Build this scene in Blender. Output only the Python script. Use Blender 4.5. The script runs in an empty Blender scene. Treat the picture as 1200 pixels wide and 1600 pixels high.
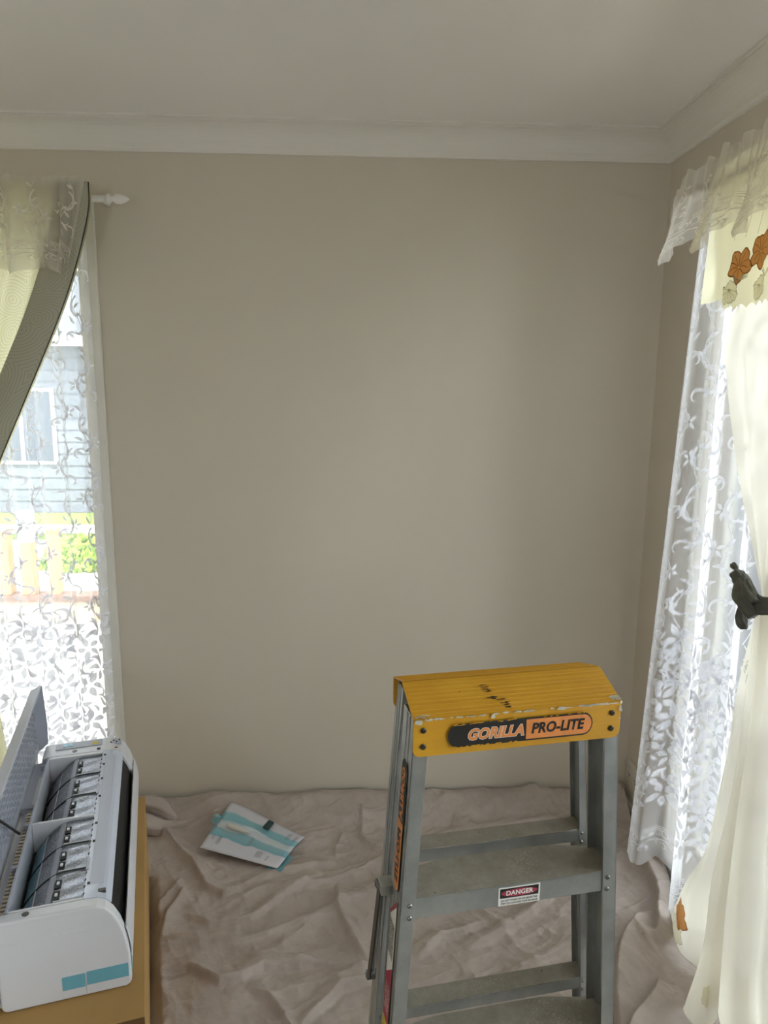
import bpy, bmesh, math, random
import numpy as np
from mathutils import Vector, Matrix
random.seed(7)
C = bpy.context.scene
COL = C.collection
PI = math.pi

# ------------------------------------------------------------------ camera
def setup_camera():
    f, pitch, roll, yaw, H = 1120.0, .179, .0092, -.0422, 1.5965
    cam = bpy.data.cameras.new('camera'); o = bpy.data.objects.new('camera', cam); COL.objects.link(o)
    cam.sensor_fit = 'VERTICAL'; cam.sensor_height = 36; cam.lens = 36 * f / 1600
    cam.clip_start = .02; cam.clip_end = 200
    cp, sp = math.cos(pitch), math.sin(pitch)
    Rz = Matrix.Rotation(yaw, 3, 'Z')
    fw = Rz @ Vector((0, cp, -sp)); up = Rz @ Vector((0, sp, cp)); rt = Rz @ Vector((1, 0, 0))
    cr, sr = math.cos(roll), math.sin(roll)
    r2 = cr * rt + sr * up; u2 = -sr * rt + cr * up
    M = Matrix((r2, u2, -fw)).transposed().to_4x4(); M.translation = Vector((0, 0, H))
    o.matrix_world = M
    C.camera = o
setup_camera()

# ------------------------------------------------------------------ world, sun, window portals, exposure
W = bpy.data.worlds.new('world'); C.world = W; W.use_nodes = True
bg = W.node_tree.nodes['Background']
bg.inputs['Color'].default_value = (.91, .955, 1.0, 1); bg.inputs['Strength'].default_value = 3.2
sun = bpy.data.lights.new('sun', 'SUN'); sun.energy = 3.4; sun.angle = .02; sun.color = (1, .95, .86)
so = bpy.data.objects.new('sun', sun); COL.objects.link(so)
so.rotation_euler = Vector((-.22, -.40, .89)).to_track_quat('Z', 'Y').to_euler()
def portal(loc, rot, sx, sy):
    l = bpy.data.lights.new('portal', 'AREA'); l.shape = 'RECTANGLE'; l.size = sx; l.size_y = sy
    l.cycles.is_portal = True
    o = bpy.data.objects.new('portal', l); COL.objects.link(o); o.location = loc; o.rotation_euler = rot
portal((-1.64, 2.62, 1.095), (-PI / 2, 0, 0), 1.52, 2.05)
portal((1.17, .675, 1.095), (0, PI / 2, 0), 2.05, 2.85)
portal((-1.3, -2.32, 1.5), (PI / 2, 0, 0), .8, 1.1)
vs = C.view_settings
vs.view_transform = 'Standard'; vs.look = 'None'; vs.gamma = 1; vs.use_curve_mapping = False
vs.exposure = 1.38
C.cycles.transparent_max_bounces = 24; C.cycles.max_bounces = 10; C.cycles.diffuse_bounces = 6
C.cycles.sample_clamp_indirect = 6

# ------------------------------------------------------------------ helpers
class MB:
    def __init__(s): s.v = []; s.f = []; s.m = []
    def add(s, vs_, fs, m=0):
        b = len(s.v); s.v += [tuple(map(float, p)) for p in vs_]
        s.f += [tuple(b + i for i in f) for f in fs]; s.m += [m] * len(fs); return s
    def box(s, x0, x1, y0, y1, z0, z1, m=0, fn=None):
        P = [(x, y, z) for z in (z0, z1) for y in (y0, y1) for x in (x0, x1)]
        if fn: P = [fn(*p) for p in P]
        return s.add(P, [(0, 2, 3, 1), (4, 5, 7, 6), (0, 1, 5, 4), (2, 6, 7, 3), (0, 4, 6, 2), (1, 3, 7, 5)], m)
    def prism(s, prof, a, b, axis='y', m=0, fn=None):
        n = len(prof)
        def P(p, t):
            q = (p[0], t, p[1]) if axis == 'y' else ((t, p[0], p[1]) if axis == 'x' else (p[0], p[1], t))
            return fn(*q) if fn else q
        V = [P(p, a) for p in prof] + [P(p, b) for p in prof]
        F = [tuple(range(n)), tuple(range(2 * n - 1, n - 1, -1))] + [(i, n + i, n + (i + 1) % n, (i + 1) % n) for i in range(n)]
        return s.add(V, F, m)
    def tube(s, pts, r, n=8, m=0, cap=True):
        pts = [Vector(p) for p in pts]; k = len(pts)
        rs = r if isinstance(r, (list, tuple)) else [r] * k
        V = []; prev = None
        for i, p in enumerate(pts):
            t = (pts[min(i + 1, k - 1)] - pts[max(i - 1, 0)]).normalized()
            if prev is None: a = t.orthogonal().normalized()
            else:
                a = prev - t * prev.dot(t)
                a = a.normalized() if a.length > 1e-6 else t.orthogonal().normalized()
            prev = a; b = t.cross(a)
            for j in range(n):
                w = 2 * PI * j / n
                V.append(p + (a * math.cos(w) + b * math.sin(w)) * rs[i])
        F = [(i * n + j, i * n + (j + 1) % n, (i + 1) * n + (j + 1) % n, (i + 1) * n + j) for i in range(k - 1) for j in range(n)]
        if cap: F += [tuple(range(n - 1, -1, -1)), tuple(range((k - 1) * n, k * n))]
        return s.add(V, F, m)
    def grid(s, S, nu, nv, m=0):
        V = [S(i / nu, j / nv) for j in range(nv + 1) for i in range(nu + 1)]
        F = [(j * (nu + 1) + i, j * (nu + 1) + i + 1, (j + 1) * (nu + 1) + i + 1, (j + 1) * (nu + 1) + i) for j in range(nv) for i in range(nu)]
        return s.add(V, F, m)
    def build(s, name, mats, parent=None, smooth=False, bevel=0, recalc=True, uv=None, seg=2, solid=0):
        me = bpy.data.meshes.new(name); me.from_pydata(s.v, [], s.f)
        if not isinstance(mats, (list, tuple)): mats = [mats]
        for m in mats: me.materials.append(m)
        me.polygons.foreach_set('material_index', s.m)
        me.update()
        if recalc:
            bm = bmesh.new(); bm.from_mesh(me); bmesh.ops.recalc_face_normals(bm, faces=bm.faces); bm.to_mesh(me); bm.free()
        if uv is not None:
            L = me.uv_layers.new(name='UVMap')
            idx = np.empty(len(me.loops), int); me.loops.foreach_get('vertex_index', idx)
            L.data.foreach_set('uv', np.asarray(uv, float)[idx].ravel())
        if smooth: me.polygons.foreach_set('use_smooth', [True] * len(me.polygons))
        o = bpy.data.objects.new(name, me); COL.objects.link(o)
        if parent is not None: o.parent = parent
        if solid:
            md = o.modifiers.new('solid', 'SOLIDIFY'); md.thickness = solid; md.offset = 0
        if bevel:
            md = o.modifiers.new('bevel', 'BEVEL'); md.width = bevel; md.segments = seg; md.limit_method = 'ANGLE'; md.angle_limit = .6
            md.harden_normals = False
        return o
def tag(o, label=None, cat=None, group=None, kind=None):
    if label: o['label'] = label
    if cat: o['category'] = cat
    if group: o['group'] = group
    if kind: o['kind'] = kind
    return o
def empty(name, loc, rz=0):
    o = bpy.data.objects.new(name, None); COL.objects.link(o); o.location = loc; o.rotation_euler = (0, 0, rz); o.empty_display_size = .05
    return o
def srgb(h):
    h = h.lstrip('#'); c = [int(h[i:i + 2], 16) / 255 for i in (0, 2, 4)]
    return tuple((x / 12.92 if x <= .04045 else ((x + .055) / 1.055) ** 2.4) for x in c)

class NT:
    def __init__(s, name):
        s.m = bpy.data.materials.new(name); s.m.use_nodes = True; s.t = s.m.node_tree; s.t.nodes.clear()
        s.out = s.n('ShaderNodeOutputMaterial')
    def n(s, t, **k):
        o = s.t.nodes.new(t)
        for a, b in k.items(): setattr(o, a, b)
        return o
    def l(s, a, b): s.t.links.new(a, b)
    def coord(s, kind='Object', scale=(1, 1, 1), rot=(0, 0, 0)):
        c = s.n('ShaderNodeTexCoord'); mp = s.n('ShaderNodeMapping'); mp.inputs['Scale'].default_value = scale; mp.inputs['Rotation'].default_value = rot
        s.l(c.outputs[kind], mp.inputs[0]); return mp.outputs[0]
    def noise(s, vec, scale, detail=4, rough=.55, dist=0):
        o = s.n('ShaderNodeTexNoise'); o.inputs['Scale'].default_value = scale; o.inputs['Detail'].default_value = detail
        o.inputs['Roughness'].default_value = rough; o.inputs['Distortion'].default_value = dist
        s.l(vec, o.inputs['Vector']); return o.outputs['Fac']
    def ramp(s, fac, stops):
        r = s.n('ShaderNodeValToRGB'); e = r.color_ramp.elements
        while len(e) < len(stops): e.new(.5)
        for q, (p, c) in zip(e, stops): q.position = p; q.color = (*c, 1) if len(c) == 3 else c
        s.l(fac, r.inputs[0]); return r.outputs[0]
    def mix(s, fac, a, b):
        o = s.n('ShaderNodeMix', data_type='RGBA')
        for sock, v in ((o.inputs[0], fac), (o.inputs[6], a), (o.inputs[7], b)):
            if hasattr(v, 'links'): s.l(v, sock)
            elif isinstance(v, (int, float)): sock.default_value = v
            else: sock.default_value = (*v, 1)
        return o.outputs[2]
    def math(s, op, a, b=None, c=None):
        o = s.n('ShaderNodeMath', operation=op)
        for i, v in enumerate((a, b, c)):
            if v is None: continue
            if hasattr(v, 'links'): s.l(v, o.inputs[i])
            else: o.inputs[i].default_value = v
        return o.outputs[0]
    def bump(s, h, strength=.3, dist=.01):
        o = s.n('ShaderNodeBump'); o.inputs['Strength'].default_value = strength; o.inputs['Distance'].default_value = dist
        s.l(h, o.inputs['Height']); return o.outputs[0]
    def pbr(s, col, rough=.6, metal=0, normal=None, **k):
        p = s.n('ShaderNodeBsdfPrincipled')
        for nm, v in (('Base Color', col), ('Roughness', rough), ('Metallic', metal)):
            if hasattr(v, 'links'): s.l(v, p.inputs[nm])
            elif isinstance(v, (int, float)): p.inputs[nm].default_value = v
            else: p.inputs[nm].default_value = (*v, 1)
        if normal is not None: s.l(normal, p.inputs['Normal'])
        for a, b in k.items(): p.inputs[a.replace('_', ' ')].default_value = b
        s.l(p.outputs[0], s.out.inputs[0]); return s.m
def plain(name, hexc, rough=.6, metal=0, var=.08, scale=8, bump=0, bscale=60, **k):
    t = NT(name); c = srgb(hexc) if isinstance(hexc, str) else hexc
    v = t.coord(); n = t.noise(v, scale)
    a = tuple(x * (1 - var) for x in c); b = tuple(min(1, x * (1 + var)) for x in c)
    col = t.ramp(n, [(.3, a), (.7, b)])
    nm = t.bump(t.noise(v, bscale, 3), bump, .002) if bump else None
    return t.pbr(col, rough, metal, nm, **k)
def sheer(name, col, trans, tl=.5, weave=0, pattern=None):
    t = NT(name); tr = t.n('ShaderNodeBsdfTransparent'); d = t.n('ShaderNodeBsdfDiffuse'); l = t.n('ShaderNodeBsdfTranslucent')
    c = srgb(col) if isinstance(col, str) else col
    cc = None
    if pattern: cc = pattern(t, c)
    for x in (d, l):
        if cc is not None: t.l(cc, x.inputs[0])
        else: x.inputs[0].default_value = (*c, 1)
    m1 = t.n('ShaderNodeMixShader'); m1.inputs[0].default_value = tl; t.l(d.outputs[0], m1.inputs[1]); t.l(l.outputs[0], m1.inputs[2])
    m2 = t.n('ShaderNodeMixShader')
    if weave:
        lw = t.n('ShaderNodeLayerWeight'); lw.inputs[0].default_value = .35   # threads close up at a grazing view
        f = t.math('SUBTRACT', trans, t.math('MULTIPLY', lw.outputs['Facing'], weave)); f = t.math('MAXIMUM', f, .03)
        t.l(f, m2.inputs[0])
    else: m2.inputs[0].default_value = trans
    t.l(m1.outputs[0], m2.inputs[1]); t.l(tr.outputs[0], m2.inputs[2]); t.l(m2.outputs[0], t.out.inputs[0])
    return t.m

# ------------------------------------------------------------------ materials
def wall_mat(name, c, rough=.85, b=.06):
    t = NT(name); v = t.coord(); n = t.noise(v, 1.3, 3); c = srgb(c)
    col = t.ramp(n, [(.3, tuple(x * .975 for x in c)), (.7, tuple(min(1, x * 1.02) for x in c))])
    h = t.noise(v, 160, 3)
    return t.pbr(col, rough, 0, t.bump(h, b, .002))
M = {}
M['wall'] = wall_mat('wall_paint', '#d3cabb')
M['ceil'] = wall_mat('ceiling_paint', '#eeeae4')
M['trimw'] = wall_mat('cornice_paint', '#e6e2da', .6)
M['frame'] = plain('white_gloss_paint', '#dedacf', .4, var=.03)
M['floor'] = plain('beige_carpet', '#a9a39b', .95, var=.3, scale=60, bump=.5)
M['rod'] = plain('white_rod', '#e9e6df', .3, var=.03)
M['lace'] = sheer('lace_net', '#f4f4f6', .70, .52, weave=.42)
M['lacem'] = sheer('lace_thread', '#f4f4f8', .05, .27)
M['val'] = sheer('valance_voile', '#e8e3da', .56, .5, weave=.40)
M['valm'] = sheer('valance_thread', '#f0ebe2', .08, .4)
M['sheer'] = sheer('cream_voile', '#e6e1d2', .13, .57, weave=.1)
M['scarf'] = sheer('cream_satin', '#eeeacb', .05, .6)
M['brownflower'] = sheer('brown_applique', '#cf9350', .04, .5)
M['brownedge'] = sheer('brown_stitch', '#93602c', .0, .4)
M['greythread'] = sheer('grey_thread', '#a3a190', .1, .55)
M['paleapp'] = sheer('pale_applique', '#e2dcc2', .25, .75)
M['tie'] = plain('tie_cloth', '#54554c', .5, var=.25, scale=40, bump=.3)
def swirl(t, c):
    v = t.coord('UV', (1, 1, 1))
    nz = t.n('ShaderNodeTexNoise'); nz.inputs['Scale'].default_value = 3.0; t.l(v, nz.inputs['Vector'])
    off = t.n('ShaderNodeVectorMath', operation='MULTIPLY_ADD'); t.l(nz.outputs['Color'], off.inputs[0]); off.inputs[1].default_value = (.15, .15, 0); t.l(v, off.inputs[2])
    vo = t.n('ShaderNodeTexVoronoi', voronoi_dimensions='2D', feature='F1'); vo.inputs['Scale'].default_value = 7.0; t.l(off.outputs[0], vo.inputs['Vector'])
    s = t.math('SINE', t.math('MULTIPLY', vo.outputs['Distance'], 88.0))
    f = t.ramp(s, [(.60, (0, 0, 0)), (.95, (1, 1, 1))])
    return t.mix(f, c, tuple(x * .80 for x in c))
M['swag'] = sheer('swirl_curtain', '#dcd7b4', .0, .62, pattern=swirl)
M['band'] = sheer('swirl_curtain_shaded_edge', '#bab7a4', .0, .12, pattern=swirl)  # greyer copy of the curtain colour carries the shade of the fold
def cloth_mat():
    t = NT('drop_cloth_cotton'); v = t.coord()
    n1 = t.noise(v, 3.0, 5, .6, .4); n2 = t.noise(v, 26, 4, .6)
    a, b, c = srgb('#b2a69e'), srgb('#bfb4ac'), srgb('#a4988f')
    col = t.mix(t.ramp(n2, [(.35, (0, 0, 0)), (.75, (.5, .5, .5))]), t.ramp(n1, [(.3, a), (.7, b)]), c)
    wv = t.noise(t.coord('Object', (1, 6, 1)), 180, 2)
    h = t.math('ADD', t.math('MULTIPLY', t.noise(v, 30, 5, .6, .8), .8), t.math('MULTIPLY', wv, .12))
    return t.pbr(col, .95, 0, t.bump(h, .6, .007))
M['cloth'] = cloth_mat()
def alu_mat(name, c, rough=.38, dirt=.25, met=.85):
    t = NT(name); v = t.coord(); c = srgb(c)
    n = t.noise(t.coord('Object', (1, 1, .08)), 90, 3); n2 = t.noise(v, 14, 5, .65)
    col = t.ramp(n2, [(.35, tuple(x * (1 - dirt) for x in c)), (.65, c)])
    return t.pbr(col, t.math('ADD', t.math('MULTIPLY', n, .2), rough - .1), met, t.bump(n, .08, .001))
M['alu'] = alu_mat('aluminium_rail', '#b6b8b5')
def step_mat():
    t = NT('worn_aluminium_tread'); v = t.coord()
    n = t.noise(v, 30, 6, .75); sp = t.noise(v, 260, 3, .7); reg = t.noise(v, 5.0, 2)
    base = t.ramp(n, [(.3, srgb('#858074')), (.7, srgb('#a09a90'))])
    m = t.math('MULTIPLY', t.ramp(sp, [(.56, (0, 0, 0)), (.66, (1, 1, 1))]), t.ramp(reg, [(.48, (0, 0, 0)), (.62, (1, 1, 1))]))
    col = t.mix(m, base, srgb('#c9bda9'))
    dk = t.ramp(t.noise(v, 75, 4, .7), [(.66, (0, 0, 0)), (.72, (1, 1, 1))])
    col = t.mix(t.math('MULTIPLY', dk, .7), col, srgb('#33312c'))
    return t.pbr(col, .6, .2, t.bump(sp, .3, .002))
M['tread'] = step_mat()
def yellow_mat():
    t = NT('yellow_powder_coat'); v = t.coord()
    st = t.noise(t.coord('Object', (.05, 1, 1)), 150, 2)
    n = t.noise(v, 9, 5, .6)
    col = t.mix(t.math('MULTIPLY', st, .35), t.ramp(n, [(.3, srgb('#c48c18')), (.7, srgb('#d6a12a'))]), srgb('#9c6f14'))
    chip_noise = t.noise(v, 70, 5, .75)  # random noise that places the bare paint chips
    chip = t.ramp(chip_noise, [(.715, (0, 0, 0)), (.73, (1, 1, 1))])
    col = t.mix(chip, col, srgb('#9d9a8c'))
    wv = t.n('ShaderNodeTexWave', wave_type='BANDS', bands_direction='Y'); wv.inputs['Scale'].default_value = 60; t.l(v, wv.inputs[0])
    return t.pbr(col, .42, .1, t.bump(wv.outputs['Fac'], .12, .001))
M['yellow'] = yellow_mat()
M['yellowshade'] = plain('yellow_coat_shaded', '#6e4717', .5)  # yellow coat darkened to brown for the shade inside the caps
M['chip'] = plain('bare_metal_chip', '#c4c3b4', .5, .4, var=.2, scale=80)
M['black'] = plain('black_print', '#17140f', .5, var=.1)
M['orange'] = plain('orange_print', '#d6843f', .5, var=.12, scale=60)
M['white'] = plain('white_print', '#dcd9d2', .5, var=.03)
M['red'] = plain('red_print', '#9c2b44', .5, var=.06)
M['yprint'] = plain('yellow_print', '#c9b72c', .5)
M['rivet'] = plain('steel_rivet', '#8a8a86', .3, .9)
M['darkrivet'] = plain('dark_rivet', '#3c3a35', .4, .5)
M['dark'] = plain('dark_void', '#121214', .6)
M['rubber'] = plain('black_rubber', '#1d1c1b', .7)
M['darkbar'] = plain('dark_anodised_bar', '#4e4d49', .4, .7)
M['abs'] = plain('white_plastic', '#dcdde2', .32, var=.02)
M['absg'] = plain('grey_plastic', '#b4b8c4', .4, var=.03)
M['absgl'] = plain('glossy_white_plastic', '#cfd6e6', .12, var=.02)
M['panelin'] = plain('panel_inside_plastic', '#a2a6b2', .45, var=.06, scale=30, bump=.4, bscale=45)
def filt(name, c, tr):
    t = NT(name); v = t.coord(); n = t.noise(v, 220, 3, .7); c = srgb(c)
    d = t.n('ShaderNodeBsdfPrincipled'); d.inputs['Roughness'].default_value = .35
    t.l(t.ramp(n, [(.35, tuple(x * .55 for x in c)), (.7, tuple(min(1, x * 1.5) for x in c))]), d.inputs['Base Color'])
    d.inputs['Metallic'].default_value = .35
    a = t.n('ShaderNodeBsdfTransparent'); m = t.n('ShaderNodeMixShader'); m.inputs[0].default_value = tr
    t.l(d.outputs[0], m.inputs[1]); t.l(a.outputs[0], m.inputs[2]); t.l(m.outputs[0], t.out.inputs[0]); return t.m
M['mesh'] = filt('filter_mesh', '#a6a9b2', .12)
M['meshb'] = filt('blue_filter_mesh', '#8fb6c6', .05)
M['fin'] = plain('heat_exchanger_fins', '#3a3d42', .4, .5)
M['gold'] = plain('gold_fin_edge', '#d2c4aa', .5, .3, var=.3, scale=300)
M['tape'] = plain('blue_tape', '#6fb0c2', .35, var=.05)
M['card'] = plain('brown_cardboard', '#b08c55', .85, var=.08, scale=5, bump=.2)
M['cardshade'] = plain('shaded_cardboard_side', '#6a4c2a', .85)  # darker copy of the cardboard, shade of the near side put in its colour
def paper_mat():
    t = NT('leaflet_print'); v = t.coord('UV')
    w = t.n('ShaderNodeSeparateXYZ'); t.l(v, w.inputs[0])
    n = t.noise(v, 2.5, 2)
    y = t.math('ADD', w.outputs[1], t.math('MULTIPLY', t.math('SUBTRACT', n, .5), .22))
    col = t.ramp(y, [(0, srgb('#d6d5de')), (.27, srgb('#d6d5de')), (.30, srgb('#79b3c1')), (.44, srgb('#8fbfca')), (.47, srgb('#d9dce2')), (.60, srgb('#cfd7de')), (.64, srgb('#84b9c5')), (.77, srgb('#8fc0ca')), (.8, srgb('#d5d4dd'))])
    return t.pbr(col, .5)
M['paper'] = paper_mat()
def film(name, c, tr, rough=.12):
    t = NT(name); a = t.n('ShaderNodeBsdfTransparent'); g = t.n('ShaderNodeBsdfPrincipled')
    g.inputs['Base Color'].default_value = (*srgb(c), 1); g.inputs['Roughness'].default_value = rough
    m = t.n('ShaderNodeMixShader'); m.inputs[0].default_value = tr; t.l(g.outputs[0], m.inputs[1]); t.l(a.outputs[0], m.inputs[2]); t.l(m.outputs[0], t.out.inputs[0]); return t.m
M['bag'] = film('clear_film', '#cfe0e2', .86)
M['bagt'] = film('teal_film', '#5fa9b8', .35)
M['battery'] = plain('dark_green_pack', '#2c4748', .4, var=.3, scale=60)
M['textgrey'] = plain('grey_text', '#6d7a86', .6)
def glass_mat():
    t = NT('window_glass'); a = t.n('ShaderNodeBsdfTransparent'); g = t.n('ShaderNodeBsdfGlossy'); g.inputs['Roughness'].default_value = .02
    a.inputs[0].default_value = (.93, .95, .95, 1)
    fr = t.n('ShaderNodeFresnel'); fr.inputs[0].default_value = 1.45
    m = t.n('ShaderNodeMixShader'); t.l(fr.outputs[0], m.inputs[0]); t.l(a.outputs[0], m.inputs[1]); t.l(g.outputs[0], m.inputs[2]); t.l(m.outputs[0], t.out.inputs[0]); return t.m
M['glass'] = glass_mat()
M['plate'] = plain('white_outlet_plastic', '#d9d4c8', .35, var=.03)
M['concrete'] = plain('pale_concrete', '#c9c6c0', .9, var=.06, scale=3)
M['paving'] = plain('grey_paving', '#85847f', .95, var=.1, scale=12)
M['lawn'] = plain('green_lawn', '#7d9440', .95, var=.3, scale=20)
M['leaf'] = plain('lime_leaves', '#93b43e', .7, var=.35, scale=14)
M['brickw'] = plain('grey_house_cladding', '#70757e', .85, var=.1, scale=4)
M['roof'] = plain('grey_roof', '#54585f', .8, var=.15)
M['timber'] = plain('orange_timber', '#c08a58', .8, var=.15, scale=12)
M['rail'] = plain('brown_rail', '#6d5142', .7, var=.1)
M['tan'] = plain('tan_render', '#a99883', .9, var=.05)
M['wglass'] = plain('dark_window_glass', '#47505c', .2, 0)

# ------------------------------------------------------------------ room
XR, YB, ZC, XLW, YF = 1.044, 2.49, 2.4, -2.75, -2.2
T = .12
def struct(o, label=None): return tag(o, label, None, None, 'structure')
struct(MB().box(XLW - T, XR + T, YF - T, YB + T, -.1, 0).build('floor', M['floor']))
struct(MB().box(XLW - T, XR + T, YF - T, YB + T, ZC, ZC + .1).build('ceiling', M['ceil']))
WX0, WX1, WZ0, WZ1 = -2.40, -.884, .07, 2.12     # back window opening
def wall_with_hole(name, a0, a1, h0, h1, z0, z1, mk):
    b = MB()
    for (p, q, r, s) in ((a0, h0, 0, ZC), (h1, a1, 0, ZC), (h0, h1, 0, z0), (h0, h1, z1, ZC)): mk(b, p, q, r, s)
    return struct(b.build(name, M['wall']))
wall_with_hole('wall_back', XLW - T, XR + T, WX0, WX1, WZ0, WZ1, lambda b, p, q, r, s: b.box(p, q, YB, YB + T, r, s))
RY0, RY1 = -.75, 2.10  # near end stretched out of view to let in more side light
WZR = .07
wall_with_hole('wall_right', YF, YB, RY0, RY1, WZR, WZ1, lambda b, p, q, r, s: b.box(XR, XR + T, p, q, r, s))
struct(MB().box(XLW - T, XLW, YF, YB, 0, ZC).build('wall_left', M['wall']))
wall_with_hole('wall_front', XLW - T, XR + T, -1.7, -.9, .95, 2.05, lambda b, p, q, r, s: b.box(p, q, YF - T, YF, r, s))
# cornices: cove profile (distance from wall, drop from ceiling)
cc = .0866
prof = [(0, 0), (cc, 0), (cc, .006), (cc - .009, .007), (cc - .009, .012)]
for i in range(9):
    a = i / 8 * PI / 2
    prof.append((cc - .008 - (cc - .02) * math.sin(a), .012 + (cc - .024) * (1 - math.cos(a))))
prof += [(.010, cc - .008), (.010, cc), (0, cc)]
b = MB(); b.prism([(p, ZC - q) for p, q in prof], XLW, XR, 'x', fn=lambda x, p, z: (min(x, XR - p) if x > 0 else x, YB - p, z)); struct(b.build('trim_1', M['trimw'], smooth=False))
b = MB(); b.prism([(p, ZC - q) for p, q in prof], YF, YB, 'y', fn=lambda p, y, z: (XR - p, (min(y, YB - p) if y > 0 else y), z)); struct(b.build('trim_2', M['trimw']))
b = MB(); b.prism([(p, ZC - q) for p, q in prof], YF, YB, 'y', fn=lambda p, y, z: (XLW + p, y, z)); struct(b.build('trim_3', M['trimw']))
bp = [(0, 0), (.016, 0), (.016, .036), (.010, .043), (0, .045)]
struct(MB().prism(bp, WX1 + .045, XR, 'x', fn=lambda x, p, z: (min(x, XR - p) if x > .5 else x, YB - p, z)).build('baseboard_back', M['frame']))
struct(MB().prism(bp, YF, YB, 'y', fn=lambda p, y, z: (XR - p, (min(y, YB - p) if y > 1 else y), z)).build('baseboard_right', M['frame']))
# windows
def window(name, mapf, a0, a1, z0, z1, arch, sgn):
    """mapf(a, depth, z): depth grows outward from the room face of the wall"""
    root = empty(name, (0, 0, 0)); struct(root)
    fn = lambda a, d, z: mapf(a, d, z)
    b = MB()
    for (p, q, r, s) in ((a0, a0 + .045, z0, z1), (a1 - .045, a1, z0, z1), (a0 + .045, a1 - .045, z0, z0 + .05), (a0 + .045, a1 - .045, z1 - .05, z1)):
        b.box(p, q, .06, .10, r, s, fn=fn)
    b.build('window_frame', M['frame'], root, bevel=.003)
    mid = (a0 + a1) / 2
    MB().box(mid - .02, mid + .02, .065, .095, z0 + .05, z1 - .05, fn=fn).build('mullion', M['frame'], root, bevel=.002)
    for p, q in ((a0 + .045, mid - .02), (mid + .02, a1 - .045)):
        MB().box(p, q, .079, .083, z0 + .05, z1 - .05, fn=fn).build('pane', M['glass'], root)
    w = .044; e = [(a0 - w, a0, z0 - .03, z1 + w), (a1, a1 + w, z0 - .03, z1 + w), (a0, a1, z0 - .03, z0), (a0, a1, z1, z1 + w)]
    for p, q, r, s in e: MB().box(p, q, -.016, 0, r, s, fn=fn).build('architrave', M['frame'], root, bevel=.004)
window('window_1', lambda a, d, z: (a, YB + d, z), WX0, WX1, WZ0, WZ1, .04, 1)
window('window_2', lambda a, d, z: (XR + d, a, z), RY0, RY1, WZR, WZ1, .04, 1)
window('window_3_unseen', lambda a, d, z: (a, YF - d, z), -1.7, -.9, .95, 2.05, .04, 1)  # unseen window behind the camera, sized to set the room light
# power outlet on the right wall
r = tag(empty('power_outlet', (XR, 2.405, .135)), 'white double power outlet low on right wall near the corner', 'power outlet')
MB().box(-.011, -.0005, -.058, .058, 0, .075).build('outlet_plate', M['plate'], r, bevel=.005)
for y in (-.03, .03):
    MB().box(-.0145, -.011, y - .012, y + .012, .047, .062).build('rocker_switch', M['plate'], r, bevel=.0015)
    MB().box(-.0115, -.0108, y - .009, y - .006, .018, .028).box(-.0115, -.0108, y + .006, y + .009, .018, .028).box(-.0115, -.0108, y - .0015, y + .0015, .01, .019).build('socket_slots', M['dark'], r)

# ------------------------------------------------------------------ curtains: surfaces and embroidery
def cr(p0, p1, p2, p3, t):
    return .5 * ((2 * p1) + (-p0 + p2) * t + (2 * p0 - 5 * p1 + 4 * p2 - p3) * t * t + (-p0 + 3 * p1 - 3 * p2 + p3) * t ** 3)
def patch(rows):
    A = np.array(rows, float)
    def line(P, t):
        n = len(P) - 1; x = min(max(t, 0), 1) * n; i = min(int(x), n - 1); f = x - i
        g = lambda k: P[k] if 0 <= k <= n else (2 * P[0] - P[1] if k < 0 else 2 * P[n] - P[n - 1])
        return cr(g(i - 1), g(i), g(i + 1), g(i + 2), f)
    memo = {}
    def S(u, v):
        n = len(A) - 1; x = min(max(v, 0), 1) * n; i = min(int(x), n - 1); f = x - i
        if u not in memo: memo[u] = {k: line(A[k], u) for k in range(n + 1)}
        L = memo[u]
        g = lambda k: L[k] if 0 <= k <= n else (2 * L[0] - line(A[1], u) if k < 0 else 2 * L[n] - L.get(n - 1, line(A[n - 1], u)))
        return cr(g(i - 1), g(i), g(i + 1), g(i + 2), f)
    return S
def lift(S, side, off, nu=200, nv=60):
    """offset copy of a cloth surface, looked up on a dense grid"""
    P = np.array([[S(i / nu, j / nv) for i in range(nu + 1)] for j in range(nv + 1)], float)
    n = np.cross(np.gradient(P, axis=1), np.gradient(P, axis=0)); n /= np.linalg.norm(n, axis=2, keepdims=True) + 1e-12
    n *= np.where((n @ side) < 0, -1, 1)[..., None]
    Q = P + n * off
    def F(u, v):
        x = min(max(u, 0), 1) * nu; y = min(max(v, 0), 1) * nv; i = min(int(x), nu - 1); j = min(int(y), nv - 1); a = x - i; c_ = y - j
        return (Q[j, i] * (1 - a) + Q[j, i + 1] * a) * (1 - c_) + (Q[j + 1, i] * (1 - a) + Q[j + 1, i + 1] * a) * c_
    return F
def lift_exact(S, side, off):
    def F(u, v):
        u = min(max(u, 0), 1); v = min(max(v, 0), 1)
        p = np.array(S(u, v), float); e = .0015
        a = np.array(S(min(u + e, 1), v)) - np.array(S(max(u - e, 0), v)); c_ = np.array(S(u, min(v + e, 1))) - np.array(S(u, max(v - e, 0)))
        n = np.cross(a, c_); k = np.linalg.norm(n)
        if k < 1e-12: return p
        n /= k
        if n @ side < 0: n = -n
        return p + n * off
    return F
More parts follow.
